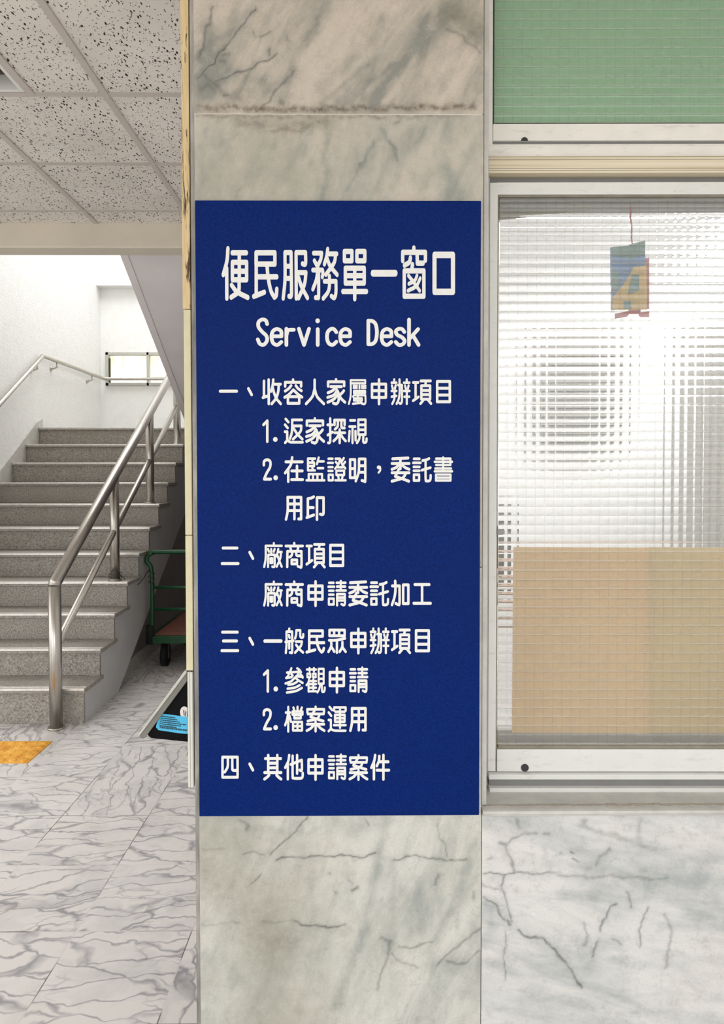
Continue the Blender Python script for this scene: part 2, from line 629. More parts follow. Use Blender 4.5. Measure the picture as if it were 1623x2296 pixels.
struct(MB().box(-6.0, 4.0, -1.6, 9.0, -0.05, 0.0).build('floor', 'floor_marble'))
struct(MB().prism([(-30, -40), (30, -40), (30, -1.601), (4.001, -1.601), (-6.001, -1.601), (-6.001, 12), (-30, 12)], -0.08, -0.02, 'z').build('floor_outside', 'paving'))


# ---- corridor ceiling: boards + grid bars, with a gap for the recessed lamp
LX0, LX1, LY0, LY1 = -1.556, -1.288, 1.50, 2.704
ceil_ = MB()
ceil_.box(-4.4, LX0, -1.2, 4.105, HC, HC + 0.02)
ceil_.box(LX1, 2.8, -1.2, 1.60, HC, HC + 0.02)
ceil_.box(LX1, XR, 1.60, 4.105, HC, HC + 0.02)
ceil_.box(LX0, LX1, -1.2, LY0, HC, HC + 0.02)
ceil_.box(LX0, LX1, LY1, 4.105, HC, HC + 0.02)
ceil_ = struct(ceil_.build('ceiling', 'ceiling_board'))
bars = MB()
for k in range(-6, 1):
    y = 3.322 + 0.603 * k
    if k >= -3:
        bars.box(-4.4, -0.37, y - 0.013, y + 0.013, HC - 0.004, HC + 0.001)
bars.box(-4.4, -0.37, 3.914 - 0.010, 3.914 + 0.010, HC - 0.004, HC + 0.001)
for k in range(-4, 2):
    x = -0.991 + 0.564 * k
    bars.box(x - 0.013, x + 0.013, 1.2, 4.106, HC - 0.0055, HC + 0.001)
bars.box(-1.286, -1.258, 1.2, 2.719, HC - 0.0055, HC + 0.001)
bars.build('ceiling_grid', 'grid_bar', ceil_)

# ---- beam over the stair opening and the wall above it
zb = P(200, 555, 4.107).z
struct(MB().prism([(4.107, zb + 0.01), (4.117, zb), (4.250, zb), (4.250, 6.0), (4.107, 6.0)], -4.4, XR, 'x').build('trim_1', 'beam_paint', None))

# ---- corridor and stairwell walls
struct(MB().box(-4.4, XL, 4.107, 4.250, 0, zb).build('wall_stair_front', 'plaster_white'))
struct(MB().box(XL - 0.12, XL, 4.251, YB + 0.12, 0, 6.0).build('wall_stair_left', 'plaster_rough'))
wz0, wz1 = 4.35, 5.85
bw = MB()
# back wall with the strip window opening and the high daylight opening
wa, wb = P(238, 865, YB), P(238, 790, YB)
WX0, WX1, WZ0, WZ1 = wa.x, -1.55, wa.z, wb.z
bw.box(XL, WX0, YB, YB + 0.12, 0, wz0)
bw.box(WX0, WX1, YB, YB + 0.12, 0, WZ0)
bw.box(WX0, WX1, YB, YB + 0.12, WZ1, wz0)
bw.box(WX1, XR, YB, YB + 0.12, 0, wz0)
bw.box(XR - 0.2, XR, YB, YB + 0.12, wz0, 6.0)
bw.box(XL, XR - 0.2, YB, YB + 0.12, wz1, 6.0)
struct(bw.build('wall_back', 'plaster_white'))
zbb = P(260, 640, YB - 0.12).z
struct(MB().box(XL + 0.001, XR, YB - 0.12, YB - 0.001, zbb, zbb + 0.5).build('trim_2', 'plaster_white'))
struct(MB().box(XR, XR + 0.1, 4.251, YB + 0.12, 0, 6.0).build('wall_stair_right', 'plaster_white'))
struct(MB().box(XL - 0.12, XR + 0.1, 4.107, YB + 0.12, 6.0, 6.1).build('ceiling_stairwell', 'plaster_white'))

# ---- pillar: core, flank slab, three face slabs
struct(MB().box(pl + 0.012, pr - 0.004, YP + 0.021, YP + 0.52, 0, 2.95).build('wall_pillar', 'caulk'))
xe0 = P(430.5, 1100, YP).x
struct(MB().box(xe0 + 0.0005, pl + 0.011, YP + 0.006, YP + 0.52, 0, 2.95).build('trim_3', 'marble_edge'))


def slab(name, x0, x1, z0, z1, yf, mat, paint, res=0.0026, thick=0.02):
    """marble slab with its veins stored per vertex; paint = list of (kind, px polyline, width px, strength)"""
    nx, nz = int((x1 - x0) / res) + 1, int((z1 - z0) / res) + 1
    xs, zs = np.linspace(x0, x1, nx), np.linspace(z0, z1, nz)
    X, Z = np.meshgrid(xs, zs)
    ch = np.zeros((4,) + X.shape, np.float32)
    # irregular edges
    wx = X + 0.0022 * np.sin(Z * 90 + 3 * np.sin(X * 60)) + 0.0008 * np.sin(Z * 330 + X * 170)
    wz = Z + 0.0022 * np.sin(X * 95 + 2 * np.sin(Z * 75)) + 0.0008 * np.sin(X * 310 - Z * 190)
    for kind, pts, wpx, st in paint:
        pts = [P(a, b, yf) for a, b in pts]
        w = wpx * yf / F
        d2 = np.full(X.shape, 9.0, np.float32)
        for a, b in zip(pts[:-1], pts[1:]):
            ex, ez = b.x - a.x, b.z - a.z
            L = ex * ex + ez * ez + 1e-12
            u = np.clip(((wx - a.x) * ex + (wz - a.z) * ez) / L, 0, 1)
            d2 = np.minimum(d2, (wx - a.x - u * ex) ** 2 + (wz - a.z - u * ez) ** 2)
        val = st * np.exp(-d2 / (w * w))
        k = {'v': 0, 'c': 1, 's': 2, 't': 3}[kind]
        ch[k] = ch[k] + val if k == 1 else np.maximum(ch[k], val)
        if k == 0:
            ch[1] += 0.30 * st * np.exp(-d2 / (w * w * 14))
    ch = np.clip(ch, 0, 1)
    vs = np.stack([X, np.full_like(X, yf), Z], -1).reshape(-1, 3)
    idx = np.arange(nx * nz).reshape(nz, nx)
    quads = np.stack([idx[:-1, :-1], idx[:-1, 1:], idx[1:, 1:], idx[1:, :-1]], -1).reshape(-1, 4)
    back = np.array([[x0, yf + thick, z0], [x1, yf + thick, z0], [x1, yf + thick, z1], [x0, yf + thick, z1]])
    nv = len(vs)
    c = [int(idx[0, 0]), int(idx[0, -1]), int(idx[-1, -1]), int(idx[-1, 0])]
    extra = [tuple(int(i) for i in idx[0, ::-1]) + (nv, nv + 1), tuple(int(i) for i in idx[::-1, -1]) + (nv + 1, nv + 2),
             tuple(int(i) for i in idx[-1, :]) + (nv + 2, nv + 3), tuple(int(i) for i in idx[:, 0]) + (nv + 3, nv),
             (nv + 3, nv + 2, nv + 1, nv)]
    me = bpy.data.meshes.new(name)
    me.from_pydata(np.vstack([vs, back]).tolist(), [], quads.tolist() + extra)
    at = me.attributes.new('veins', 'FLOAT_COLOR', 'POINT')
    colr = np.zeros((nv + 4, 4), np.float32)
    colr[:nv] = ch.reshape(4, -1).T
    at.data.foreach_set('color', colr.ravel())
    me.materials.append(M[mat])
    me.update()
    o = bpy.data.objects.new(name, me)
    COL.objects.link(o)
    return struct(o)


def crop(ox, oy, s, items):
    out = []
    for kind, pts, w, st in items:
        out.append((kind, [(ox + a / s, oy + b / s) for a, b in pts], w / s, st))
    return out


VA = crop(400, 0, 2.3186, [
    ('v', [(400, 45), (330, 140), (270, 215), (210, 290), (150, 360), (95, 410)], 4, .85),
    ('v', [(520, 285), (440, 320), (330, 375), (240, 405), (190, 420)], 4, .85),
    ('v', [(180, 40), (150, 140), (125, 240), (110, 300)], 7, .6),
    ('v', [(600, 370), (540, 440), (470, 520), (430, 570)], 6, .6),
    ('v', [(475, 172), (455, 180), (430, 195)], 5, .7), ('v', [(478, 255), (475, 280)], 6, .8), ('v', [(395, 160), (398, 195)], 6, .5),
    ('v', [(565, 185), (575, 215)], 6, .4), ('v', [(240, 290), (265, 280)], 8, .5), ('v', [(220, 320), (240, 325)], 7, .5),
    ('v', [(130, 400), (190, 430), (230, 480)], 12, .45), ('v', [(120, 460), (150, 430), (180, 470)], 18, .4), ('v', [(235, 500), (260, 490)], 8, .6),
    ('v', [(530, 530), (545, 540)], 9, .5),
    ('c', [(770, 20), (700, 160), (620, 300), (560, 420)], 30, .55), ('c', [(1060, 100), (1000, 240), (850, 360), (740, 450)], 35, .55),
    ('c', [(1300, 80), (1250, 230), (1120, 400), (1010, 540)], 26, .65), ('c', [(1450, 30), (1330, 160), (1260, 240)], 60, .55),
    ('c', [(160, 130), (170, 200), (140, 300)], 45, .55), ('c', [(200, 400), (350, 400), (480, 450), (300, 500)], 55, .6),
    ('c', [(140, 420), (150, 480)], 40, .6), ('c', [(740, 540), (860, 430), (990, 330)], 14, .45), ('c', [(900, 540), (1000, 420), (1130, 330)], 14, .35),
    ('c', [(1570, 200), (1500, 120), (1400, 60)], 60, .5), ('v', [(1400, 150), (1480, 190), (1530, 240), (1570, 272)], 6, .45),
    ('s', [(1560, 150), (1450, 100), (1400, 80)], 70, .35),
    ('s', [(110, 565), (300, 560), (520, 575), (620, 570), (900, 565), (1200, 560), (1530, 552)], 17, 1.0),
    ('t', [(1560, 100), (1440, 60)], 110, .7), ('t', [(100, 500), (500, 590), (1000, 590)], 40, .35),
    ('s', [(300, 500), (320, 540)], 30, .5),
])
VB = crop(400, 0, 2.3186, [
    ('s', [(320, 630), (560, 672), (760, 630)], 32, .5), ('s', [(100, 602), (600, 606), (1150, 606), (1500, 600)], 12, .55),
    ('s', [(480, 680), (560, 675), (660, 680)], 12, .6), ('s', [(320, 960), (295, 1030)], 9, .4),
    ('c', [(775, 640), (760, 800), (770, 950), (750, 1040)], 18, .55), ('c', [(560, 800), (600, 720), (660, 660)], 18, .4),
    ('c', [(880, 980), (970, 830), (1010, 740)], 12, .55), ('v', [(945, 865), (970, 825)], 6, .4), ('v', [(1100, 735), (1140, 838)], 6, .35),
    ('c', [(1060, 680), (1110, 760), (1140, 840)], 14, .45), ('c', [(1400, 640), (1380, 800), (1420, 1000)], 40, .5), ('v', [(1120, 645), (1150, 630)], 6, .4),
    ('c', [(1230, 760), (1290, 660)], 12, .4), ('c', [(200, 760), (320, 690)], 14, .4), ('c', [(480, 780), (400, 900), (300, 1000)], 60, .4),
    ('c', [(1250, 940), (1350, 900), (1450, 1040)], 60, .45), ('c', [(640, 760), (560, 900), (600, 1040)], 30, .35), ('t', [(150, 950), (400, 800), (600, 950)], 180, .55), ('t', [(300, 630), (800, 630)], 45, .5)])
VC = crop(420, 1800, 2.3868, [
    ('v', [(640, 75), (590, 150), (510, 205), (445, 275)], 5, .8), ('v', [(480, 300), (580, 290), (720, 288), (800, 280), (920, 292), (1010, 270)], 4.5, .85),
    ('v', [(1110, 305), (1220, 282), (1300, 292), (1400, 315), (1490, 297)], 4.5, .8), ('v', [(390, 380), (340, 435)], 5, .75),
    ('v', [(575, 635), (640, 655), (720, 665), (850, 655)], 6, .85), ('v', [(400, 640), (575, 632)], 6, .35), ('v', [(280, 90), (330, 115), (320, 150)], 9, .5),
    ('v', [(300, 275), (350, 265), (410, 280)], 5, .6), ('v', [(80, 245), (200, 250)], 4, .35), ('v', [(80, 655), (280, 640)], 5, .3),
    ('v', [(1330, 110), (1370, 220), (1395, 290)], 4, .55), ('v', [(1345, 380), (1325, 440)], 8, .55), ('v', [(910, 452), (890, 470)], 8, .7),
    ('v', [(1130, 775), (1220, 770), (1320, 740)], 6, .55), ('v', [(1030, 725), (1085, 745), (1060, 850), (1040, 900), (1020, 1000)], 7, .5),
    ('v', [(1565, 670), (1480, 740), (1400, 810), (1340, 870)], 8, .55), ('v', [(1090, 810), (1160, 860), (1230, 880)], 5, .45),
    ('v', [(1390, 850), (1480, 860), (1565, 790)], 7, .5), ('v', [(955, 85), (970, 120)], 6, .6), ('v', [(1535, 480), (1530, 520)], 10, .45),
    ('v', [(860, 410), (885, 440)], 5, .4), ('v', [(755, 380), (760, 385)], 6, .6), ('v', [(790, 475), (792, 482)], 6, .6),
    ('c', [(1060, 80), (1020, 300), (980, 480), (940, 700), (850, 920), (800, 1080)], 28, .6), ('c', [(1100, 300), (1100, 520), (1080, 800)], 26, .4),
    ('c', [(1200, 480), (1210, 620), (1230, 680)], 80, .5), ('c', [(1540, 200), (1450, 480), (1340, 700), (1290, 800)], 20, .55),
    ('c', [(800, 110), (900, 150), (1000, 100)], 50, .45), ('c', [(500, 150), (420, 150), (330, 130)], 20, .35), ('c', [(1300, 860), (1560, 880), (1500, 1000)], 50, .4),
    ('c', [(80, 820), (200, 860), (300, 960)], 40, .4), ('s', [(100, 400), (300, 560), (460, 760)], 110, .22), ('s', [(450, 740), (560, 760)], 50, .35), ('t', [(120, 200), (350, 420), (450, 800), (500, 1100)], 300, .75)])
VE = crop(1060, 1800, 2.883, [
    ('v', [(270, 450), (240, 360), (210, 310), (205, 280), (180, 260)], 7, .6), ('v', [(210, 285), (270, 230), (340, 200), (420, 190)], 9, .5),
    ('v', [(70, 460), (280, 455), (490, 455)], 5, .75), ('v', [(490, 455), (700, 480), (900, 475), (1250, 495)], 10, .4),
    ('v', [(195, 465), (190, 545), (215, 610), (230, 700), (245, 770)], 7, .65), ('v', [(65, 610), (140, 650), (170, 710), (200, 750), (240, 790)], 7, .8),
    ('v', [(290, 815), (330, 860), (440, 878), (530, 955), (580, 1020), (650, 1110), (700, 1200)], 7, .85), ('v', [(215, 830), (205, 950), (205, 1140)], 5, .6),
    ('v', [(70, 530), (200, 575)], 6, .45), ('v', [(920, 655), (870, 710), (820, 830)], 7, .75), ('v', [(800, 895), (780, 990)], 8, .6),
    ('v', [(990, 580), (1030, 670)], 6, .6), ('v', [(1130, 680), (1075, 830), (1080, 940)], 6, .65), ('v', [(710, 770), (745, 850), (720, 930)], 9, .4),
    ('v', [(1245, 720), (1280, 800), (1270, 950), (1240, 1070)], 10, .4), ('v', [(880, 290), (830, 350), (800, 395)], 12, .5), ('v', [(1085, 100), (1070, 260)], 16, .3),
    ('v', [(700, 150), (900, 210), (1060, 260), (1180, 300)], 18, .35), ('v', [(465, 200), (490, 204)], 12, .7), ('v', [(170, 258), (215, 275)], 14, .6),
    ('v', [(290, 110), (300, 165)], 14, .5), ('v', [(720, 110), (715, 140)], 14, .45), ('v', [(640, 320), (660, 322)], 6, .8), ('v', [(650, 365), (680, 385)], 6, .7),
    ('v', [(905, 880), (960, 912)], 6, .6), ('v', [(95, 360), (130, 350)], 10, .5), ('v', [(560, 330), (565, 335)], 6, .6),
    ('c', [(700, 420), (900, 440), (1150, 480), (1500, 480)], 80, .5), ('c', [(850, 560), (1000, 640), (1250, 560), (1700, 500)], 90, .45),
    ('c', [(600, 600), (760, 620)], 60, .35), ('c', [(1700, 820), (1500, 760), (1400, 700)], 50, .35), ('c', [(700, 990), (820, 950), (740, 1070)], 40, .35),
    ('c', [(80, 900), (120, 800), (90, 640)], 45, .4)])
slab('wall_pillar_top', pl, pr, ZJ + 0.001, 2.95, YP, 'marble_upper', VA)
slab('wall_pillar_middle', pl, pr, 1.30, ZJ - 0.001, YP, 'marble_middle', VB)
slab('wall_pillar_bottom', pl, pr, 0.0, 1.298, YP, 'marble_lower', VC)
struct(MB().box(pl, pr - 0.002, YP + 0.0006, YP + 0.02, ZJ - 0.001, ZJ + 0.001).build('trim_4', 'grout'))

# dado under the window, sill, reveal strip
ZS = P(1300, 1818, 1.447).z
struct(MB().box(pr + 0.0025, 2.6, YP + 0.021, YP + 0.13, 0, ZS - 0.026).build('wall_front', 'caulk'))
slab('wall_dado', pr + 0.0015, 1.30, 0.0, ZS - 0.013, YP, 'marble_dado', VE)
sill = MB()
sill.prism([(1.449, ZS - 0.011), (1.447, ZS - 0.006), (1.449, ZS - 0.0015), (1.455, ZS), (1.64, ZS), (1.64, ZS - 0.012), (1.455, ZS - 0.012)], pr - 0.004 + 0.006, 2.6, 'x')
sill = struct(sill.build('trim_5', 'reveal_marble'))
sill_line = MB()
cz = P(1300, 1806, 1.47)
random.seed(3)
xx = pr + 0.01
while xx < 2.5:
    L = random.uniform(0.01, 0.03)
    sill_line.box(xx, xx + L, 1.468 - random.uniform(0, .003), 1.474 + random.uniform(0, .003), ZS - 0.001, ZS + random.uniform(0.0008, 0.002))
    xx += L
sill_line.build('mortar_bead', 'caulk', sill)
xr0, xr1 = P(1082, 1100, YP + 0.012).x, P(1093, 1100, YP + 0.012).x
struct(MB().box(xr0, xr1, YP + 0.012, 1.66, ZS + 0.0005, 2.95).build('trim_6', 'reveal_marble', None, 0.0015))


# ================================================================== WINDOWS beside the pillar
RZW = math.radians(-0.6)
hx = P(1093, 1100, YW).x
XWR = hx + 1.25            # right end of the window


def WP(px, py):
    p = P(px, py, YW)
    return p.x - hx, p.z


class WB(MB):
    """boxes given by pixel borders on the window plane, local x from the left jamb"""
    def wb(s, px0, py0, px1, py1, y0, y1):
        a = WP(px0, (py0 + py1) / 2)[0]
        b = (XWR - hx) if px1 is None else WP(px1, (py0 + py1) / 2)[0]
        ref = 1300 if px1 is None else (px0 + px1) / 2
        zt, zb_ = WP(ref, py0)[1], WP(ref, py1)[1]
        return s.box(a, b, y0, y1, zb_, zt)


def pressed_pane(name, x0, x1, z0, z1, parent, cell=0.0207, a=0.0013, n=6, thick=0.004, y=0.0):
    nx, nz = max(1, round((x1 - x0) / cell)), max(1, round((z1 - z0) / cell))
    cx, cz = (x1 - x0) / nx, (z1 - z0) / nz
    u = np.array([0, 0.035, 0.10, 0.22, 0.36, 0.5, 0.64, 0.78, 0.90, 0.965, 1.0])
    n = len(u) - 1
    U, V = np.meshgrid(u, u)
    tu, tv = np.abs(2 * U - 1), np.abs(2 * V - 1)
    hgt = a * (0.42 * tu ** 2.6 + 0.85 * tv ** 2.3) - 0.00016 * (np.clip((tu - 0.9) / 0.1, 0, 1) ** 2 + np.clip((tv - 0.9) / 0.1, 0, 1) ** 2)
    loc = np.arange((n + 1) ** 2).reshape(n + 1, n + 1)
    q = np.stack([loc[:-1, :-1], loc[:-1, 1:], loc[1:, 1:], loc[1:, :-1]], -1).reshape(-1, 4)
    vs, fs = [], []
    k = 0
    for i in range(nx):
        for j in range(nz):
            vs.append(np.stack([x0 + (i + U) * cx, y - hgt, z0 + (j + V) * cz], -1).reshape(-1, 3))
            fs.append(q + k)
            k += (n + 1) ** 2
    vs = np.vstack(vs)
    fs = np.vstack(fs)
    # back face and rim
    b = np.array([[x0, y + thick, z0], [x1, y + thick, z0], [x1, y + thick, z1], [x0, y + thick, z1]])
    k = len(vs)
    me = bpy.data.meshes.new(name)
    me.from_pydata(np.vstack([vs, b]).tolist(), [], fs.tolist() + [(k + 3, k + 2, k + 1, k)])
    sm = [True] * len(fs) + [False]
    me.polygons.foreach_set('use_smooth', sm)
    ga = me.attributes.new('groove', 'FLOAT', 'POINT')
    g1 = np.maximum(np.clip((V - 0.90) / 0.10, 0, 1), 0.5 * np.clip((tu - 0.90) / 0.10, 0, 1)).ravel()  # dirt lines in the grooves, with shade painted along each cell's top
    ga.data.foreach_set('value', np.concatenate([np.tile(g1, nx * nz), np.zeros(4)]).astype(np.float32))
    gb = me.attributes.new('painted_glow', 'FLOAT', 'POINT')
    g2 = (np.clip((0.36 - V) / 0.36, 0, 1) ** 1.5 * (1 - 0.5 * tu ** 3)).ravel()  # painted light, paler towards the foot of each cell
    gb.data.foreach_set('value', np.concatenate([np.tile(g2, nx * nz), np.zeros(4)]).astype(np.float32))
    me.materials.append(M['pressed_glass'])
    me.update()
    o = bpy.data.objects.new(name, me)
    COL.objects.link(o)
    o.parent = parent
    return o


# ---- lower sliding window
w1 = struct(empty('window_1', (hx, YW, ZS), RZW))


def wbuild(mb, name, mat, parent, bevel=0.0015):
    o = mb.build(name, mat, parent, bevel)
    o.location.z = -ZS if parent in (w1, w2) else 0
    return o


w2 = struct(empty('window_2', (hx, YW, ZS), RZW))
fr = WB()
fr.wb(1094, 1731, None, 1742, -0.012, 0.03)        # sill track, front ridge
fr.wb(1094, 1757, None, 1766, -0.022, 0.03)        # lower ridge
fr.wb(1093.5, 396, 1095.5, 1766, 0.002, 0.05)      # jamb line
wbuild(fr, 'window_frame', 'aluminium', w1)
wbuild(WB().wb(1095, 1742, None, 1757, -0.008, 0.03), 'track_slot', 'slot_dark', w1, 0)
wbuild(WB().wb(1094, 1766, None, 1773, -0.019, 0.02), 'sealant', 'caulk', w1)
wbuild(WB().wb(1095, 394, None, 410, 0.012, 0.05), 'head_channel', 'slot_dark', w1, 0)
wbuild(WB().wb(1096, 409, 1113.8, 1729.8, 0, 0.03), 'stile', 'aluminium', w1)
wbuild(WB().wb(1114, 409, None, 436.5, 0, 0.03), 'rail', 'aluminium', w1)
rl = wbuild(WB().wb(1114, 1679.5, None, 1729.8, 0, 0.03), 'rail', 'aluminium', w1)
c = WP(1176.2, 1720.8)
wbuild(MB().disc(c, 0.0087, 0.0087, -0.0012, 0.001), 'roller_hole', 'roller_black', rl, 0).location.z = 0
gk = WB()
gk.wb(1113.8, 437, 1116.6, 1679, 0.003, 0.02)
gk.wb(1116.6, 436.5, None, 441, 0.003, 0.02)
gk.wb(1116.6, 1672, None, 1679.3, 0.003, 0.02)
wbuild(gk, 'gasket', 'gasket_beige', w1)
a_, b_ = WP(1116.6, 1672), WP(1116.6, 441)
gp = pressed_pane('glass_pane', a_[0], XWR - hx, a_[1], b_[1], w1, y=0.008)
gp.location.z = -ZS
# inner frame of the second sash, seen through the pane
isash = WB()
isash.wb(1113, 430, None, 461, 0.034, 0.055)
isash.wb(1113, 1648, None, 1690, 0.034, 0.055)
wbuild(isash, 'inner_rail', 'rail_grey', w1)
lg = WB()
lg.prism([WP(*q) for q in ((1117, 461), (1335, 461), (1300, 463), (1255, 469), (1190, 473), (1150, 478), (1117, 482))], 0.030, 0.034, 'y')
wbuild(lg, 'loose_seal', 'gasket_beige', w1, 0)
# thumb latch by the stile
lt = MB()
p0, p1 = WP(1114, 1186), WP(1126, 1199)
p2 = WP(1131, 1192)
lt.prism([(p0[0], p0[1]), (p1[0], WP(1126, 1186.5)[1]), (p2[0], WP(1131, 1189)[1]), (p2[0], WP(1131, 1196)[1]), (p1[0], p1[1]), (p0[0], p1[1])], -0.004, 0.0045, 'y')
wbuild(lt, 'latch', 'rail_grey', w1)

# ---- upper window
fr = WB()
fr.wb(1094, 329.5, None, 355, -0.004, 0.05)
fr.wb(1096, 324, None, 329.5, -0.001, 0.05)
wbuild(fr, 'window_frame', 'aluminium_warm', w2)
wbuild(WB().wb(1097, 316, None, 324, 0.006, 0.04), 'track_slot', 'slot_dark', w2, 0)
wbuild(WB().wb(1094, -110, 1105, 328, 0, 0.03), 'stile', 'aluminium_warm', w2)
rl = wbuild(WB().wb(1105, 278, None, 316, 0, 0.03), 'rail', 'aluminium_warm', w2)
c = WP(1175.5, 316)
hd = MB()
hd.prism([(c[0] + 0.0075 * math.cos(t), c[1] + 0.0075 * math.sin(t)) for t in np.linspace(0, PI, 14)], -0.0012, 0.001, 'y')
wbuild(hd, 'roller_hole', 'roller_black', rl, 0).location.z = 0
gk = WB()
gk.wb(1105, -110, 1109, 278, 0.003, 0.02)
gk.wb(1109, 274.5, None, 278, 0.003, 0.02)
wbuild(gk, 'gasket', 'gasket_dark', w2)
a_, b_ = WP(1109, 274.5), WP(1109, -110)
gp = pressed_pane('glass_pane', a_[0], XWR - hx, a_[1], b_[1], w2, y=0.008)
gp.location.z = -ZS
wbuild(WB().wb(1107, -112, None, 279, 0.0135, 0.0155), 'green_backing', 'green_film', w2, 0)
# ---- transom
tz = WB()
tz.wb(1093.6, 355.5, None, 393.7, -0.012, 0.05)
tr = tz.build('trim_7', 'transom_cream', None, 0.001)
tr.location = (hx, YW, 0)
tr.rotation_euler = (0, 0, RZW)
struct(tr)
tg = WB()
for yy in (357.5, 364, 383.5, 388):
    tg.wb(1093.6, yy, None, yy + 0.9, -0.0125, -0.0118)
tg.build('groove', 'gasket_beige', tr)
# wall to the right of and above the windows
zt_ = P(1300, -112, YW).z
struct(MB().box(XWR + 0.012, 2.6, YP, YW + 0.1, ZS + 0.0005, 2.95).build('wall_right', 'plaster_white'))

# ================================================================== OFFICE behind the pressed glass
struct(MB().box(-0.16, 2.7, 4.42, 4.5, 0, 2.95).build('wall_office_back', 'office_wall'))
struct(MB().box(-0.24, -0.165, 1.99, 4.5, 0, 2.95).build('wall_office_left', 'office_wall'))
struct(MB().box(2.62, 2.7, -1.2, 4.41, 0, 2.95).build('wall_office_right', 'office_wall'))
struct(MB().box(-0.24, 2.8, 1.605, 4.5, 2.96, 3.0).build('ceiling_office', 'office_wall'))
for i, (x, y, a, b) in enumerate(((0.9, 3.0, 0.6, 0.3), (2.1, 3.4, 0.3, 0.6))):
    r = empty('ceiling_light', (x, y, 2.9))
    MB().box(-a - .02, a + .02, -b - .02, b + .02, 0.01, 0.058).build('frame', 'lamp_metal', r)
    MB().box(-a, a, -b, b, 0.0, 0.012).build('diffuser', 'lamp_tube', r)
    tag(r, ('white office ceiling panel lamp near the window, behind the pressed glass', 'white office ceiling panel lamp towards the far right of the office')[i], 'light')

# grey cabinet, wall box and desk with a screen, all seen blurred through the pane
r = empty('filing_cabinet', (2.14, 3.55, 0))
MB().box(-0.42, 0.42, -0.22, 0.22, 0.0, 2.06).build('body', 'cabinet_grey', r, 0.004)
for z0 in (0.08, 0.58, 1.08, 1.58):
    d = MB().box(-0.40, 0.40, -0.236, -0.22, z0, z0 + 0.46).build('drawer', 'cabinet_grey', r, 0.003)
    MB().box(-0.08, 0.08, -0.25, -0.236, z0 + 0.34, z0 + 0.36).build('handle', 'rail_grey', d)
tag(r, 'tall grey cabinet standing inside the office, blurred behind the right side of the glass', 'cabinet')
r = empty('wall_box', (1.33, 4.38, 1.86))
MB().box(-0.22, 0.22, -0.12, 0.035, 0.0, 0.30).build('casing', 'cabinet_grey', r, 0.01)
MB().box(-0.19, 0.19, -0.128, -0.12, 0.03, 0.1).build('grille', 'dark_screen', r)
tag(r, 'grey box high on the office back wall, blurred behind the middle of the glass', 'box')
r = empty('office_desk', (0.95, 3.0, 0))
MB().box(-0.75, 0.55, -0.3, 0.3, 0.98, 1.02).build('desk_top', 'desk_wood', r, 0.003)
for sx_ in (-0.70, 0.50):
    for sy_ in (-0.26, 0.26):
        MB().box(sx_ - .02, sx_ + .02, sy_ - .02, sy_ + .02, 0, 0.98).build('leg', 'cabinet_grey', r)
tag(r, 'brown counter desk inside the office behind the lower glass', 'desk')
r = empty('computer_monitor', (0.44, 2.95, 1.02))
MB().box(-0.13, 0.17, -0.02, 0.02, 0.07, 0.25).build('screen', 'dark_screen', r, 0.004)
MB().box(-0.0, 0.06, -0.01, 0.03, 0.005, 0.10).build('stand', 'black_plastic', r)
MB().box(-0.07, 0.13, -0.06, 0.06, 0, 0.008).build('base', 'black_plastic', r)
tag(r, 'dark monitor on the office desk, just visible left of the tan cardboard', 'monitor')


# ---- cardboard sheets leaning behind the pane
def sheet(name, pts, mat, y, label):
    q = []
    for px, py in pts:
        a, z = WP(px, py)
        q.append((a, z))
    o = MB().prism(q, y, y + 0.0016, 'y').build(name, mat)
    o.location = (hx, YW, 0)
    o.rotation_euler = (0, 0, RZW)
    return tag(o, label, 'cardboard')


sheet('cardboard_sheet', [(1154, 1228), (1461, 1229), (1461, 1649), (1150, 1648)], 'card_tan', 0.0155, 'tan cardboard sheet propped behind the lower left of the pressed glass')
sheet('cardboard_sheet', [(1458, 1228.5), (2100, 1231), (2100, 1650), (1458, 1649)], 'card_olive', 0.019, 'duller tan cardboard sheet at the right, its edge tucked behind the first sheet')

# ---- charm packet hung behind the pane
r = empty('charm_packet', (hx, YW, 0), RZW)


def wpoly(pts, y0, y1, mat, name, par):
    return MB().prism([WP(a, b) for a, b in pts], y0, y1, 'y').build(name, mat, par)


cardp = wpoly([(1375, 549), (1412, 546), (1451, 535), (1452, 690), (1376, 692)], 0.018, 0.024, 'packet_blue', 'pouch', r)
wpoly([(1424, 595), (1454, 590), (1455, 692), (1377, 693), (1377, 664), (1398, 640), (1415, 615)], 0.0172, 0.0178, 'packet_orange', 'printed_patch', cardp)
wpoly([(1420, 612), (1437, 612), (1437, 650), (1412, 656)], 0.0165, 0.017, 'packet_teal', 'printed_patch', cardp)
wpoly([(1376, 549), (1412, 546), (1451, 536), (1450, 566), (1420, 576), (1376, 568)], 0.0172, 0.0178, 'packet_teal', 'printed_patch', cardp)
wpoly([(1376, 600), (1390, 605), (1396, 640), (1377, 652)], 0.0172, 0.0178, 'packet_teal', 'printed_patch', cardp)
wpoly([(1402, 672), (1418, 672), (1420, 690), (1403, 690)], 0.0165, 0.017, 'packet_teal', 'printed_patch', cardp)
wpoly([(1384, 700), (1416, 693), (1416, 688), (1440, 688), (1441, 697), (1460, 694), (1460, 708), (1440, 708), (1438, 700), (1416, 700), (1412, 707), (1384, 712)], 0.018, 0.023, 'packet_red', 'ribbon', r)
wpoly([(1453, 574), (1460, 574), (1460, 690), (1454, 690)], 0.019, 0.022, 'packet_red', 'tassel', r)
pts = [WP(1420, 455), WP(1419, 480), WP(1422, 505), WP(1421, 525), WP(1423, 548)]
MB().tube([(a, 0.021, b) for a, b in pts], 0.0016, 8).build('string', 'string_red', r)
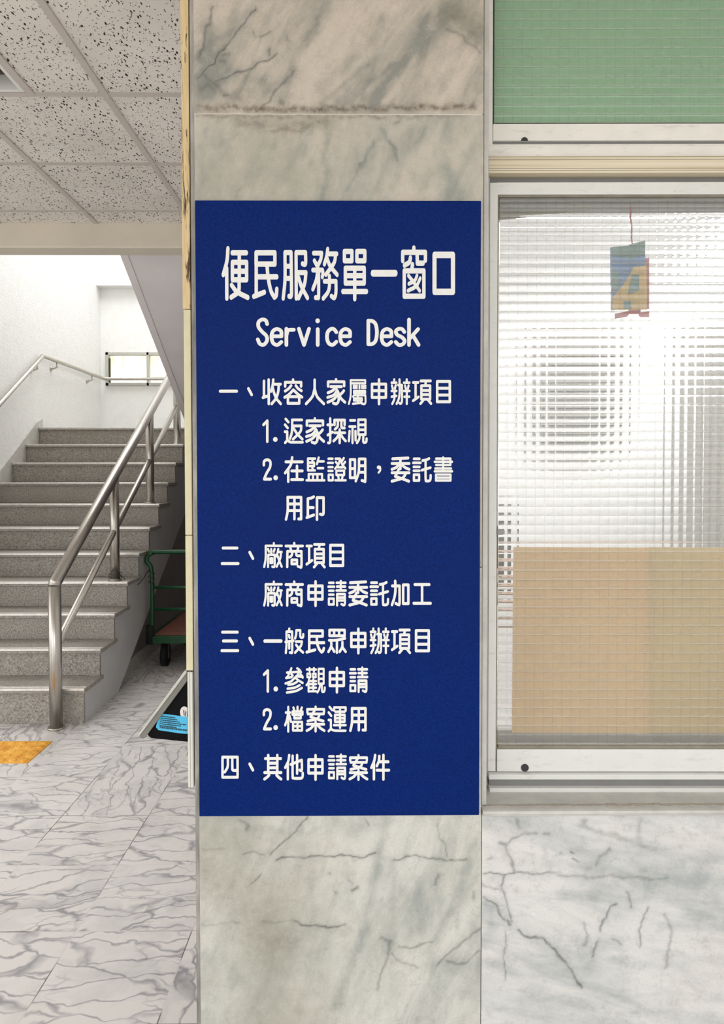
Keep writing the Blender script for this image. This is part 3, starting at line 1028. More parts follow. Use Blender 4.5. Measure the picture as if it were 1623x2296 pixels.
tag(r, 'small blue and orange charm packet hanging on a red string behind the pane', 'charm')

# ================================================================== SIGN
YS = YP - 0.008
sgn = empty('service_sign', (P(757, 1830, YP).x, YP, P(757, 1830, YP).z))
tag(sgn, 'navy blue service desk sign with white Chinese lettering on the marble pillar', 'sign')
sx0, sx1 = (P(436, 450, YS).x + P(447.5, 1830, YS).x) / 2, (P(1078, 450, YS).x + P(1074.5, 1830, YS).x) / 2
sz0, sz1 = P(757, 1829.5, YS).z, P(757, 449.5, YS).z
bd = MB().box(sx0, sx1, YS, YP - 0.0003, sz0, sz1).build('board', 'sign_blue', None, 0.0012)
child(bd, sgn)
ed = MB().box(sx0 + 0.002, sx1, YS + 0.003, YP - 0.0003, sz0 - 0.0012, sz0)
child(ed.build('backing_edge', 'grout'), sgn)

A_ = (580, 840, 6.492)
G = {}


def glyph(key, org, txt, brush=1.0):
    """strokes in enlarged-photo units: 'R x0 y0 x1 y1' box, 'D x y rx ry' dot, '~' smooth polyline, else straight polyline"""
    ox, oy, s = org
    out = []
    for part in txt.split(';'):
        part = part.strip()
        if not part:
            continue
        if part[0] == 'R':
            a, b, c, d = (float(t) for t in part[1:].split())
            pts = [(a, b), (c, b), (c, d), (a, d), (a, b)]
        elif part[0] == 'D':
            a, b, c, d = (float(t) for t in part[1:].split())
            out.append(('D', (ox + a / s, oy + b / s), c / s, d / s))
            continue
        else:
            sm = part[0] == '~'
            pts = [tuple(float(u) for u in q.split(',')) for q in part.lstrip('~').split()]
            if sm and len(pts) > 2:
                pts = [tuple(q) for q in smooth(pts, 5)]
        out.append(('S', [(ox + a / s, oy + b / s) for a, b in pts], brush))
    G[key] = out


B_ = (780, 840, 6.492)
C_ = (580, 928, 6.492)
D_ = (580, 1015, 6.492)
E_ = (780, 1015, 6.492)
F_ = (580, 1100, 6.492)
G_ = (580, 1208, 6.492)
H_ = (730, 1292, 6.492)
I_ = (580, 1398, 6.492)
J_ = (580, 1486, 6.492)
K_ = (580, 1574, 6.492)
L_ = (480, 1680, 6.492)
M_ = (680, 1680, 6.492)
glyph('收', A_, '77,95 77,325;62,335 140,308;145,75 147,425;~212,75 203,160 178,245;215,140 318,140;~292,142 285,240 255,340 190,425;~200,170 225,270 260,350 320,425')
glyph('容', A_, '500,75 500,105;385,170 385,112 617,112 617,170;~472,160 435,205 385,240;~540,160 575,205 622,235;~378,332 440,290 505,222;~505,222 570,285 630,328;R 425,322 590 418'.replace('R 425,322', 'R 425 322'))
glyph('人', A_, '814,78 814,210;~814,200 780,320 690,425;~816,210 850,320 948,425')
glyph('家', A_, '1125,72 1125,100;1010,170 1010,105 1243,105 1243,165;1048,175 1205,175;~1118,180 1080,230 1008,265;~1118,195 1160,270 1162,380 1130,425 1085,415;~1135,240 1090,300 1003,332;~1152,290 1090,360 1005,402;~1238,235 1205,275 1165,305;~1165,290 1200,350 1255,402')
glyph('屬', A_, '1338,82 1550,82 1550,127 1338,127;~1338,82 1338,300 1312,425;1380,163 1430,163;1380,195 1430,195;1500,163 1555,163;1500,195 1555,195;1466,160 1466,200;R 1385 237 1550 268;1440,237 1440,268;1492,237 1492,268;1400,285 1372,320;1395,302 1552,302;~1552,302 1554,400 1535,430 1508,420;R 1385 345 1502 378;1442,318 1442,418;1370,425 1490,412;1488,398 1505,425', .74)
glyph('申', B_, 'R 350 138 552 332;350,235 552,235;452,75 452,425')
glyph('辦', B_, '673,72 673,110;635,118 705,118;640,158 652,205;695,155 683,205;635,238 705,238;~675,240 675,350 645,425;635,322 705,310;~750,72 752,250 740,350 708,425;730,152 785,152;~785,152 785,380 765,422 745,412;855,72 855,110;815,118 895,118;830,158 842,205;882,158 872,205;815,238 897,238;822,322 892,322;856,240 856,425', .84)
glyph('項', B_, '950,115 1020,115;984,115 984,350;948,380 1025,325;1060,92 1202,92;1135,100 1125,155;R 1068 162 1195 358;1068,230 1195,230;1068,292 1195,292;1095,375 1055,422;1170,375 1208,422', .95)
glyph('目', B_, 'R 1298 100 1482 395;1298,198 1482,198;1298,298 1482,298')
glyph('1', C_, '70,158 125,102;125,102 125,402')
glyph('.', C_, 'D 242 372 33 36')
glyph('返', C_, '393,75 432,120;383,158 422,205;383,260 415,260 415,375;385,420 418,382;~418,382 460,410 520,413 638,413;490,88 628,88;~487,88 487,200 480,280 455,360;490,175 620,175;~620,178 605,260 500,368;~505,205 560,290 635,368', .95)
glyph('探', C_, '1040,70 1040,400;~1040,395 1032,420 1012,422;1003,160 1070,160;1005,308 1075,265;1103,160 1103,90 1250,90 1250,160;~1150,95 1148,180 1110,225;1203,95 1203,190 1215,205 1248,205;1105,275 1255,275;1178,230 1178,422;~1165,300 1135,350 1090,395;~1195,300 1225,350 1265,395', .95)
glyph('視', C_, '1332,95 1400,95;1320,185 1405,185;1365,190 1365,422;1322,250 1312,395;1408,250 1410,385;R 1450 85 1553 302;1450,160 1553,160;1450,232 1553,232;~1470,320 1460,370 1430,422;~1522,320 1522,405 1545,418 1565,405 1570,360', .9)
glyph('2', D_, '~75,180 80,125 125,103 168,130 165,210 120,290 80,382;80,385 175,385')
glyph('.2', D_, 'D 247 365 33 36')
glyph('在', D_, '395,133 635,133;~487,70 465,180 385,295;430,240 430,420;480,265 635,265;557,195 557,390;478,392 640,392')
glyph('監', D_, '717,87 717,255;717,87 820,87;717,257 818,257;720,145 806,145;720,195 806,195;806,145 806,195;782,90 782,145;782,195 782,255;873,72 848,165;880,127 945,127;860,225 938,225;728,400 728,312 922,312 922,400;697,402 955,402;790,312 790,400;855,312 855,400', .86)
glyph('證', D_, '1015,88 1075,88;1008,148 1080,148;1015,210 1075,210;1015,265 1075,265;R 1018 322 1078 402;1118,88 1182,88;~1182,92 1160,170 1112,232;1122,135 1150,168;1238,80 1212,122;1258,135 1235,165;~1190,100 1215,170 1260,228;1150,213 1225,213;R 1130 262 1243 325;1155,335 1165,385;1222,335 1212,385;1115,402 1265,402', .84)
glyph('明', D_, 'R 1330 100 1400 365;1330,232 1400,232;~1460,92 1455,280 1412,412;1460,92 1550,92;~1550,92 1550,395 1535,412 1500,405;1460,190 1550,190;1455,285 1550,285', .97)
glyph('，', E_, 'D 448 213 28 28;~468,210 470,255 445,290', .75)
glyph('委', E_, '650,90 875,77;640,157 890,157;763,90 763,235;~750,165 700,215 640,242;~775,165 830,215 890,242;640,292 890,292;~740,240 715,290 688,345;~688,345 780,375 885,415;~845,300 790,370 640,415')
glyph('託', E_, '960,90 1040,90;950,148 1055,148;957,207 1040,207;957,263 1040,263;R 960 320 1035 405;~1085,115 1140,105 1180,85;~1130,105 1130,380 1145,410 1185,408 1200,385 1203,330;1075,255 1200,218', .92)
glyph('書', E_, '1385,70 1385,262;1282,87 1490,87;1262,133 1515,133;1282,180 1490,180;1490,87 1490,180;1270,230 1500,230;1262,271 1515,271;R 1280 318 1492 405;1280,362 1492,362', .82)
glyph('用', F_, '~422,97 422,290 398,418;422,97 617,97;617,97 617,412 580,412;520,97 520,412;422,195 617,195;420,290 617,290')
glyph('印', F_, '~800,90 760,110 715,118;715,118 715,382;720,247 795,247;700,392 800,355;848,102 848,420;848,102 943,102;~943,102 943,310 930,348 895,343')
glyph('廠', G_, '220,65 220,95;102,102 335,102;~102,102 102,280 80,408;135,150 150,188;182,150 182,220;232,150 218,188;140,232 136,408;140,232 231,232;~232,232 232,385 218,410 198,405;R 172 285 198 352;~285,150 275,200 255,255;290,192 335,192;~325,195 312,290 262,405;~270,230 300,320 335,405', .84)
glyph('商', G_, '517,65 517,95;395,105 640,105;460,125 470,165;575,125 565,165;418,182 415,408;418,182 620,182;~622,182 622,395 600,410 570,400;~490,190 480,240 450,268;545,190 548,235 560,247 605,247;R 480 308 557 365', .95)
glyph('請', H_, '50,95 115,95;40,152 125,152;50,210 115,210;50,267 115,267;R 47 325 118 410;220,70 220,205;160,95 290,95;165,150 285,150;158,207 293,207;167,262 167,422;167,260 280,260;~280,260 280,395 262,420 230,405;167,310 280,310;167,352 280,352', .84)
glyph('加', H_, '970,140 1075,140;~1012,70 1015,200 1000,310 965,415;~1075,140 1075,385 1060,412 1020,395;R 1128 125 1203 398')
glyph('工', H_, '1297,120 1507,120;1403,120 1403,390;1282,393 1526,393')
glyph('一', I_, '90,254 325,254', 1.18)
glyph('般', I_, '445,75 440,110;~405,120 405,300 395,425;405,118 487,118;~487,118 487,395 475,425 455,420;440,170 450,205;390,268 505,250;445,290 445,360;~548,100 545,160 530,215;548,98 605,98;~605,98 605,180 622,205 645,195 648,155;540,262 630,262;~630,262 610,330 530,422;~545,310 590,370 645,420', .88)
glyph('民', I_, 'R 735 105 930 185;735,105 735,400;740,278 950,278;~845,190 852,290 880,370 915,415;~915,415 935,400 948,360;700,415 820,382')
glyph('眾', I_, 'R 1030 95 1250 178;1097,95 1097,178;1170,95 1170,178;~1025,243 1140,240 1255,215;1138,245 1138,422;~1055,265 1055,330 1015,410;~1058,340 1078,370 1100,408;~1218,270 1215,340 1178,410;~1220,345 1240,375 1265,410', .95)
glyph('參', J_, '~475,80 468,100 450,138;412,142 612,128;~560,80 595,105 615,138;~442,155 428,190 400,220;400,222 480,208;475,165 495,185;~575,160 560,185 530,215;~605,165 630,190 640,215;~545,195 610,200 640,205;~530,212 470,270 390,300;~530,212 580,255 640,292;~560,275 500,308 430,318;~597,325 520,362 420,375;~628,365 540,410 410,432', .82)
glyph('觀', J_, '700,97 835,97;740,75 740,125;803,75 803,125;R 708 158 752 208;R 790 158 830 208;~735,235 720,290 695,325;725,290 725,418;735,265 835,265;730,310 835,310;730,362 835,362;725,414 835,414;795,240 795,414;R 872 88 945 303;872,160 945,160;872,232 945,232;~895,320 880,380 855,430;~920,320 922,410 940,422 957,408 962,360', .76)
glyph('檔', K_, '395,152 455,152;430,72 430,425;~425,180 410,260 385,335;~445,190 460,240 470,285;565,70 565,130;505,80 520,125;628,80 610,125;492,180 492,138 637,138 637,180;505,178 625,178;R 518 188 612 235;R 500 290 630 412;565,290 565,412;500,350 630,350', .86)
glyph('案', K_, '828,70 828,100;708,145 708,105 950,105 950,145;715,172 945,172;~820,110 790,160 755,215;~755,215 840,245 940,275;~885,180 850,240 715,275;705,322 950,322;828,285 828,422;~800,335 760,380 700,415;~855,335 900,380 955,415', .92)
glyph('運', K_, '1030,70 1068,115;1018,150 1055,200;1018,260 1050,260 1050,380;1018,422 1050,390;~1050,390 1095,412 1160,416 1263,416;1098,122 1098,78 1265,78 1265,125;1115,140 1250,140;R 1110 185 1250 285;1110,234 1250,234;1183,112 1183,372;1095,335 1265,335', .84)
glyph('四', L_, 'R 123 112 342 405;~200,115 198,250 155,330;~265,115 266,260 275,302 335,305', .97)
glyph('、', L_, '518,212 565,300', 1.05)
glyph('其', L_, '745,133 970,133;788,85 788,330;920,85 920,330;788,200 920,200;788,268 920,268;735,337 975,337;~800,375 770,405 733,432;~910,375 940,405 975,432')
glyph('他', L_, '~1093,85 1080,170 1035,265;1073,200 1073,432;~1143,95 1143,380 1158,417 1260,420 1286,400 1290,345;1115,218 1275,155;~1275,155 1278,280 1268,310 1245,300;1208,85 1208,350', .95)
glyph('件', M_, '~1045,85 1030,170 990,265;1027,200 1027,432;~1105,100 1098,170 1070,240;1110,180 1235,180;1070,302 1245,302;1165,85 1165,435')
Z5 = (480, 1200, 2.898)
glyph('二', Z5, '58,83 150,83;52,184 157,184')
glyph('三', (480, 1390, 2.898), '54,79 152,79;60,136 147,136;50,199 155,199')
glyph('一首', (480, 830, 2.898), '40,137 147,137', 1.05)
T1 = (490, 545, 5.796)
T2 = (750, 545, 5.796)
glyph('便T', T1, '~122,75 110,230 62,412;106,330 108,718;178,128 362,128;270,130 270,500;R 180 252 365 478;180,368 365,368;~268,500 258,630 165,705;~170,548 240,635 380,708')
glyph('民T', T1, 'R 488 128 732 275;490,128 490,655;510,440 757,440;~630,290 645,450 680,620 725,705;~725,705 750,680 757,600;458,695 595,640')
glyph('服T', T1, '~863,125 863,480 840,718;863,125 942,125;~942,125 948,600 942,690 915,692;863,302 942,302;863,460 942,460;1007,125 1010,718;1007,125 1130,125;~1130,125 1132,250 1120,280 1090,270;1010,385 1135,385;~1135,385 1115,540 1040,715;~1040,450 1080,570 1155,712', .95)
glyph('務T', T1, '1235,132 1340,132;~1340,132 1325,220 1285,300;1245,230 1290,315;1225,352 1350,352;~1350,352 1356,400 1348,440;~1300,360 1300,680 1290,708 1260,710;~1285,380 1270,480 1225,600;~1418,80 1405,170 1375,275;1420,142 1535,142;~1520,150 1500,260 1395,410;~1410,200 1450,300 1540,412;1375,498 1525,498;~1525,498 1525,640 1505,712 1465,690;~1440,430 1440,560 1420,640 1360,720', .92)
glyph('單T', T2, 'R 128 110 225 232;R 290 110 393 232;R 140 328 385 522;140,425 385,425;262,328 262,725;108,630 414,630')
glyph('一T', T2, '498,393 790,393', 1.28)
glyph('窗T', T2, '1030,65 1030,95;885,230 885,122 1180,122 1180,225;~985,195 970,250 908,290;1072,130 1075,262 1150,262;1012,280 1005,330;R 905 362 1160 692')
glyph('窗U', T2, '~960,425 1020,500 1105,620;~1070,425 1040,490 965,530;~1112,460 1060,560 955,620', .78)
glyph('口T', T2, 'R 1298 155 1538 635', 1.22)
S_ = (560, 700, 4.0575)
glyph('S', S_, '~158,108 145,75 110,68 80,92 80,135 112,178 150,215 157,258 128,296 92,288 73,248')
E_STR = '{0},220 {1},220;~{1},220 {2},172 {3},154 {4},175 {5},225 {6},280 {7},298 {8},272'
for k, dx in (('e1', 0), ('e2', 624), ('e3', 1000)):
    glyph(k, S_, E_STR.format(*[q + dx for q in (205, 288, 284, 245, 210, 198, 212, 250, 287)]))
glyph('r', S_, '333,152 333,298;~334,210 350,165 400,160')
glyph('v', S_, '447,152 493,298 539,152')
glyph('i', S_, '618,155 618,298;D 617 79 20 22')
glyph('c', S_, '~787,182 765,155 735,155 708,185 703,240 720,285 755,297 787,270')
glyph('D', S_, '1078,78 1078,292;~1078,78 1115,82 1145,112 1156,185 1145,258 1115,289 1078,292')
glyph('s', S_, '~1405,180 1385,155 1350,154 1328,176 1342,207 1385,230 1408,262 1390,292 1355,298 1327,272')
glyph('k', S_, '1448,68 1448,298;1530,155 1455,240;1485,215 1535,298')


def lettering(entries, rx, ry):
    """entries: (glyph, dx, dy) in photo pixels on the sign face; every character is a part of the sign"""
    for key, dx, dy in entries:
        mb = MB()
        cnt = [0]

        def poly(pts):
            q = [P(a, b, YS) for a, b in pts]
            cnt[0] += 1
            mb.prism([(p.x, p.z) for p in q], YS - 0.0008 - 0.00025 * ((cnt[0] * 0.618034) % 1.0), YS + 0.0002, 'y')
        for st in [t for k in key.split('+') for t in G[k]]:
            if st[0] == 'D' and key == 'i':
                continue
            if st[0] == 'D':
                (a, b), ra, rb = st[1], st[2], st[3]
                poly([(a + dx + ra * math.cos(t), b + dy + rb * math.sin(t)) for t in np.linspace(0, 2 * PI, 22, endpoint=False)])
                continue
            bx, by = rx * st[2], ry * st[2]
            pts = [((a + dx) / bx, (b + dy) / by) for a, b in st[1]]
            for i, (a, b) in enumerate(pts):
                seg = 16
                poly([((a + math.cos(2 * PI * k / seg)) * bx, (b + math.sin(2 * PI * k / seg)) * by) for k in range(seg)])
                if i < len(pts) - 1:
                    c_, d_ = pts[i + 1]
                    ex, ey = c_ - a, d_ - b
                    L = math.hypot(ex, ey)
                    if L < 1e-6:
                        continue
                    nx_, ny_ = -ey / L, ex / L
                    poly([((a + nx_) * bx, (b + ny_) * by), ((c_ + nx_) * bx, (d_ + ny_) * by), ((c_ - nx_) * bx, (d_ - ny_) * by), ((a - nx_) * bx, (b - ny_) * by)])
        ch_ = child(mb.build('character', 'vinyl_white'), sgn)
        if key == 'i':
            mb = MB()
            (a, b), ra, rb = G['i'][1][1:]
            poly([(a + dx + ra * math.cos(t), b + dy + rb * math.sin(t)) for t in np.linspace(0, 2 * PI, 22, endpoint=False)])
            child(mb.build('dot', 'vinyl_white'), ch_)


def at0(*keys):
    return [(k, 0, 0) for k in keys]


RX, RY = 2.75, 3.3
lettering(at0('便T', '民T', '服T', '務T', '單T', '一T', '窗T+窗U', '口T'), 3.75, 5.9)
lettering(at0('S', 'e1', 'r', 'v', 'i', 'c', 'e2', 'D', 'e3', 's', 'k'), 4.1, 4.1)
lettering(at0('一首', '收', '容', '人', '家', '屬', '申', '辦', '項', '目') + [('、', -2.8, -841.2)], RX, RY)
lettering(at0('1', '.', '返', '探', '視') + [('家', -47.5, 87.7)], RX, RY)
lettering(at0('2', '.2', '在', '監', '證', '明', '，', '委', '託', '書'), RX, RY)
lettering(at0('用', '印'), RX, RY)
lettering(at0('二', '廠', '商') + [('、', 0, -474.3), ('項', -238.5, 366.4), ('目', -239.3, 367.1)], RX, RY)
lettering(at0('請', '加', '工') + [('廠', 0, 86.3), ('商', 0, 86.3), ('申', -142.2, 452.3), ('委', -94.8, 277.6), ('託', -95.5, 277.6)], RX, RY)
lettering(at0('三', '一', '般', '民', '眾') + [('、', 0, -281.8), ('申', -46.3, 558.5), ('辦', -46.9, 558.3), ('項', -47.3, 558.3), ('目', -47.3, 558.3)], RX, RY)
lettering(at0('參', '觀') + [('1', 1.2, 559.8), ('.', 1.0, 559.3), ('申', -94.3, 646.0), ('請', 48.2, 193.9)], RX, RY)
lettering(at0('檔', '案', '運') + [('2', 0, 559.8), ('.2', 0, 559.8), ('用', 144.2, 473.2)], RX, RY)
lettering(at0('四', '、', '其', '他', '件') + [('申', -142.2, 842.0), ('請', 0.4, 389.1), ('案', 96.0, 108.5)], RX, RY)

# ================================================================== boards and terminal on the pillar flank
YF = YP + 0.008


def flank(name, py0, py1, wpx, mat, label):
    pm = (max(py0, 0) + py1) / 2
    right = P(430.5, 1100, YF).x + 0.001
    x1 = right - 0.0015
    x0 = x1 - wpx * YF / F
    z0 = P(415, py1, YF).z + 0.0005
    z1 = P(415, py0, YF).z
    o = MB().box(x0, x1, YF, YF + 0.34, z0, z1).build(name, mat, None, 0.0012)
    return tag(o, label, 'board')


flank('notice_board', -95, 693, 17.5, 'stained_wood', 'tall stained timber board on the pillar flank, highest of the stack seen edge-on')
flank('notice_board', 694, 1200, 15.5, 'cream_board', 'long cream board edge on the pillar flank, below the stained timber one')
flank('notice_board', 1201, 1504, 15.5, 'cream_board', 'short cream board edge on the pillar flank, right above the sloping terminal')
xe = P(430.5, 1100, YF).x - 0.001
# sloping terminal
tm = empty('wall_terminal', (xe, YF + 0.15, P(420, 1766, YF).z))
tag(tm, 'black wedge terminal with grey bezel and blue labels on the pillar flank', 'terminal')
bp = MB()
tz0, tz1 = P(428, 1766, YF).z, P(428, 1507, YF).z
bp.box(xe - 0.0125, xe, YF + 0.002, YF + 0.32, tz0, tz1)
bp.box(xe - 0.0118, xe - 0.0072, YF, YF + 0.01, tz0, tz1)
bp.box(xe - 0.0062, xe - 0.0010, YF - 0.001, YF + 0.01, tz0, tz1)
child(bp.build('mounting_plate', 'white_plastic', None, 0.0008), tm)


def TP(px, py):
    p = P(px, py, YF + 0.01)
    return p.x, p.z


hs = [(421.0, 1512), (330, 1645), (331, 1651), (338, 1656.5), (421.0, 1665)]
housing = child(MB().prism([TP(*q) for q in hs], YF + 0.012, YF + 0.30, 'y').build('housing', 'black_plastic', None, 0.002), tm)
bz = MB().prism([TP(420.5, 1503), TP(414, 1504), TP(313.5, 1643), TP(313, 1648), TP(321, 1655), TP(327, 1652), TP(420.5, 1526)], YF + 0.004, YF + 0.31, 'y')
child(bz.build('bezel', 'bezel_grey', None, 0.0015), tm)
bl = MB().prism([TP(420.5, 1502), TP(415, 1502.5), TP(313, 1642), TP(312, 1648), TP(313.6, 1649), TP(420.5, 1506)], YF + 0.001, YF + 0.312, 'y')
child(bl.build('screen_edge', 'bezel_light', None, 0.0008), tm)


def label_part(poly, mat, y, name='label'):
    q = [P(a, b, YF + 0.011) for a, b in poly]
    o = MB().prism([(p.x, p.z) for p in q], YF + y, YF + 0.0119, 'y').build(name, mat)
    return child(o, tm)


l2 = label_part([(353, 1632), (420.4, 1639), (420.4, 1645.5), (404, 1644.5), (354, 1637)], 'label_blue', 0.0113)
l1 = label_part([(357, 1602), (362, 1600), (420.4, 1607.5), (420.4, 1640), (351, 1633), (349.5, 1630)], 'label_blue', 0.0108)
rs = label_part([(413 + 9.5 * math.cos(t), 1597 + 13 * math.sin(t)) for t in np.linspace(0.42, 2 * PI + 0.42, 26, endpoint=False) if 413 + 9.5 * math.cos(t) < 420.4], 'sticker_white', 0.0110, 'round_sticker')
ink = MB()
random.seed(11)


def inkq(pts):
    q = [P(a, b, YF + 0.0105) for a, b in pts]
    ink.prism([(p.x, p.z) for p in q], YF + 0.0103, YF + 0.0109, 'y')


for r_ in range(6):
    x = 362.0 - r_ * 1.0
    end = (392, 396, 402, 416, 404, 394)[r_]
    while x < end:
        w = random.uniform(1.2, 3.0)
        yb = 1604.5 + r_ * 4.3 + (x - 360) * 0.118
        inkq([(x, yb), (x + w, yb + w * .118), (x + w, yb + 2.2 + w * .118), (x, yb + 2.2)])
        x += w + random.uniform(0.5, 1.0)
x = 358.0
while x < 419:
    w = random.uniform(0.7, 2.0)
    yb = 1628.5 + (x - 358) * 0.118
    inkq([(x, yb), (x + w, yb + w * .118), (x + w, yb + 4.0 + w * .118), (x, yb + 4.0)])
    x += w + random.uniform(0.5, 1.2)
inkq([(411, 1592), (412.8, 1592), (413.6, 1604), (412, 1604)])
inkq([(416, 1594), (417.6, 1596), (415.6, 1606), (414.4, 1606)])
o = ink.build('print', 'ink', None)
child(o, tm)

# ================================================================== STAIRCASE
RS, TD, Y1, Z1 = 0.1709, 0.2567, 4.100, 0.215
XSL, XSR = XL + 0.02, -1.668
stair = empty('staircase', ((XSL + XSR) / 2, Y1, 0))
tag(stair, 'grey granite staircase with metal nosings rising between white walls', 'staircase')
for k in range(11):
    zt = Z1 + RS * k
    yn = Y1 + TD * k
    zb0 = 0.0 if k == 0 else zt - RS
    st = MB()
    deep = TD + 0.05 if k < 10 else 0.3
    st.box(XSL, XSR + 0.016, yn, yn + deep, zt - 0.026, zt)            # tread
    st.box(XSL, XSR, yn + 0.022, yn + 0.047, zb0, zt - 0.026)          # riser
    s_ = child(st.build('step', 'granite', None, 0.003), stair)
    ns = MB()
    ns.box(XSL + 0.01, XSR + 0.012, yn - 0.002, yn + 0.018, zt - 0.009, zt + 0.003)
    ns.box(XSL + 0.01, XSR + 0.012, yn + 0.030, yn + 0.050, zt - 0.003, zt + 0.003)
    child(ns.build('nosing', 'nosing_metal', None, 0.001), s_)
# stringer, following the steps above and sloping below
prof = []
for k in range(11):
    zt = Z1 + RS * k - 0.027
    yn = Y1 + TD * k + 0.023
    prof += [(yn, prof[-1][1] if prof else 0.0), (yn, zt)]
prof += [(Y1 + TD * 10 + 0.30, prof[-1][1]), (Y1 + TD * 10 + 0.30, 1.50), (6.707, 1.233), (4.70, 0.0)]
child(MB().prism(prof, XSR - 0.07, XSR - 0.0005, 'x').build('stringer', 'stringer_paint'), stair)
# skirting up the left wall
sk = [(Y1 - 0.02, 0.001), (Y1 + 0.02, Z1 + 0.03)]
sk += [(Y1 + TD * 10 - 0.02, Z1 + RS * 10 + 0.05), (Y1 + TD * 10 + 0.10, Z1 + RS * 10 + 0.09), (Y1 + TD * 10 + 0.10, Z1 + RS * 10 - 0.3)]
child(MB().prism(sk, XL + 0.001, XL + 0.0195, 'x').build('skirting', 'reveal_marble'), stair)
# landing, wall closing the space below, upper flight
zL = Z1 + RS * 10
struct(MB().box(XL + 0.001, XR - 0.001, Y1 + TD * 10 + 0.31, YB - 0.001, zL - 0.17, zL - 0.001).build('floor_landing', 'granite'))
struct(MB().box(XL + 0.1, XSR - 0.075, YB - 0.02, YB - 0.001, zL, zL + 0.09).build('baseboard_back', 'reveal_marble'))
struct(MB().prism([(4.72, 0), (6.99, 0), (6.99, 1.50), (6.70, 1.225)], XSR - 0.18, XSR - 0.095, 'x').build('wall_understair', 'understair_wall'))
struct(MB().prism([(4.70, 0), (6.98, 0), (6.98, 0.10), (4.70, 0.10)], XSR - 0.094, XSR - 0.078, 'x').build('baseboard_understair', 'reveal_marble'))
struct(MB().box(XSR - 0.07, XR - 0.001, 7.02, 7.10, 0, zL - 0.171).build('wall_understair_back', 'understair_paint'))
q0, q1 = P(410, 935, 6.163), P(272, 572, 4.597)
xs0 = (q0.x + q1.x) / 2
sl = (q1.z - q0.z) / (q0.y - q1.y)


def sz(y):
    return q0.z + (q0.y - y) * sl


struct(MB().prism([(6.75, sz(6.75)), (4.255, sz(4.255)), (4.255, sz(4.255) + 0.45), (6.75, sz(6.75) + 0.40)], xs0, XR - 0.001, 'x').build('ceiling_slope', 'soffit_paint'))
struct(MB().prism([(6.75, sz(6.75) - 0.006), (4.255, sz(4.255) - 0.006), (4.255, sz(4.255) - 0.0005), (6.75, sz(6.75) - 0.0005)], xs0, xs0 + 0.05, 'x').build('trim_8', 'soffit_paint'))

struct(MB().prism([(4.72, 0), (7.015, 0), (7.015, 1.50), (6.75, sz(6.75) - 0.008), (4.72, sz(4.72) - 0.008)], -0.985, -0.90, 'x').build('wall_shade_understair', 'understair_paint'))  # unseen wall added to darken the space around the trolley

# ---- stair window on the back wall
w3 = struct(empty('window_3', (WX0, YB, WZ0)))
f3 = MB()
b3 = 0.035
wW, wH = WX1 - WX0, WZ1 - WZ0
f3.box(0, wW, -0.02, 0.05, 0, b3)
f3.box(0, wW, -0.02, 0.05, wH - b3, wH)
f3.box(0, b3, -0.02, 0.05, 0, wH)
f3.box(wW - b3, wW, -0.02, 0.05, 0, wH)
f3.box(0.485, 0.515, -0.02, 0.05, 0, wH)
f3.box(0.98, 1.01, -0.02, 0.05, 0, wH)
f3.build('window_frame', 'bezel_light', w3, 0.003)
MB().box(b3, wW - b3, 0.045, 0.055, b3, wH - b3).build('curtain_pane', 'lit_curtain', w3)
MB().box(b3 + 0.004, b3 + 0.014, -0.012, 0.02, b3, wH - b3 * 2).build('gasket', 'gasket_dark', w3)

# ================================================================== RAILING
rail = empty('stair_railing', (-1.80, 4.05, 0))
tag(rail, 'brushed steel railing with three round posts on the open side of the stairs', 'railing')


def rx_(y):
    return -1.80 + (y - 4.05) * (0.055 / 2.14)


def top(y):
    return 0.851 + (y - 4.05) * 0.6705


hr = MB().tube([(rx_(4.05), 4.05, 0.835), (rx_(4.05), 4.05 + 0.006, 0.853), (rx_(4.8), 4.8, top(4.8)), (rx_(6.72), 6.72, top(6.72))], 0.035, 24)
child(hr.build('handrail', 'stainless'), rail)
lo = MB().tube([(rx_(4.05), 4.05, 0.47), (rx_(6.72), 6.72, 0.47 + 2.67 * 0.6705)], 0.022, 20)
child(lo.build('lower_rail', 'stainless'), rail)
for y, z0 in ((4.05, 0.0), (Y1 + 3 * TD + 0.10, Z1 + 3 * RS), (Y1 + 6 * TD + 0.10, Z1 + 6 * RS), (Y1 + 9 * TD + 0.10, Z1 + 9 * RS)):
    zt = 0.84 if y < 4.1 else top(y) - 0.01
    r_ = 0.036 if y < 4.1 else 0.033
    po = child(MB().tube([(rx_(y), y, z0), (rx_(y), y, zt)], r_, 24).build('post', 'stainless'), rail)
    child(MB().tube([(rx_(y), y, z0 + 0.0005), (rx_(y), y, z0 + 0.012)], r_ + 0.012, 24).build('base_collar', 'stainless'), po)

# handrail on the far walls
wr = empty('wall_handrail', (XL, 6.6, 2.3))
tag(wr, 'thin steel handrail bracketed to the white stairwell wall', 'handrail')
zr = P(97, 797, 6.62).z
yk = 6.70
xh = XL + 0.06
zc = P(240, 849, YB - 0.08).z
zk = P(97, 798, yk).z
pts = [(xh, 4.6, zk - (yk - 4.6) * 0.6656), (xh, yk, zk), (xh, YB - 0.09, zc), (xh + 0.02, YB - 0.07, zc), (-1.55, YB - 0.07, zc)]
child(MB().tube(pts, 0.019, 16).build('rail', 'stainless'), wr)
for (x, y, z) in ((xh, 6.58, zk - 0.12 * 0.6656), (xh, 7.0, zk - 0.003), (xh, 7.9, zc), (xh, 5.6, zk - 1.1 * 0.6656)):
    br = MB().tube([(x, y, z - 0.015), (x, y, z - 0.06), (x - 0.035, y, z - 0.075), (XL + 0.002, y, z - 0.075)], 0.008, 10)
    br.tube([(XL + 0.012, y, z - 0.075), (XL + 0.0005, y, z - 0.075)], 0.026, 16)
    child(br.build('bracket', 'stainless'), wr)

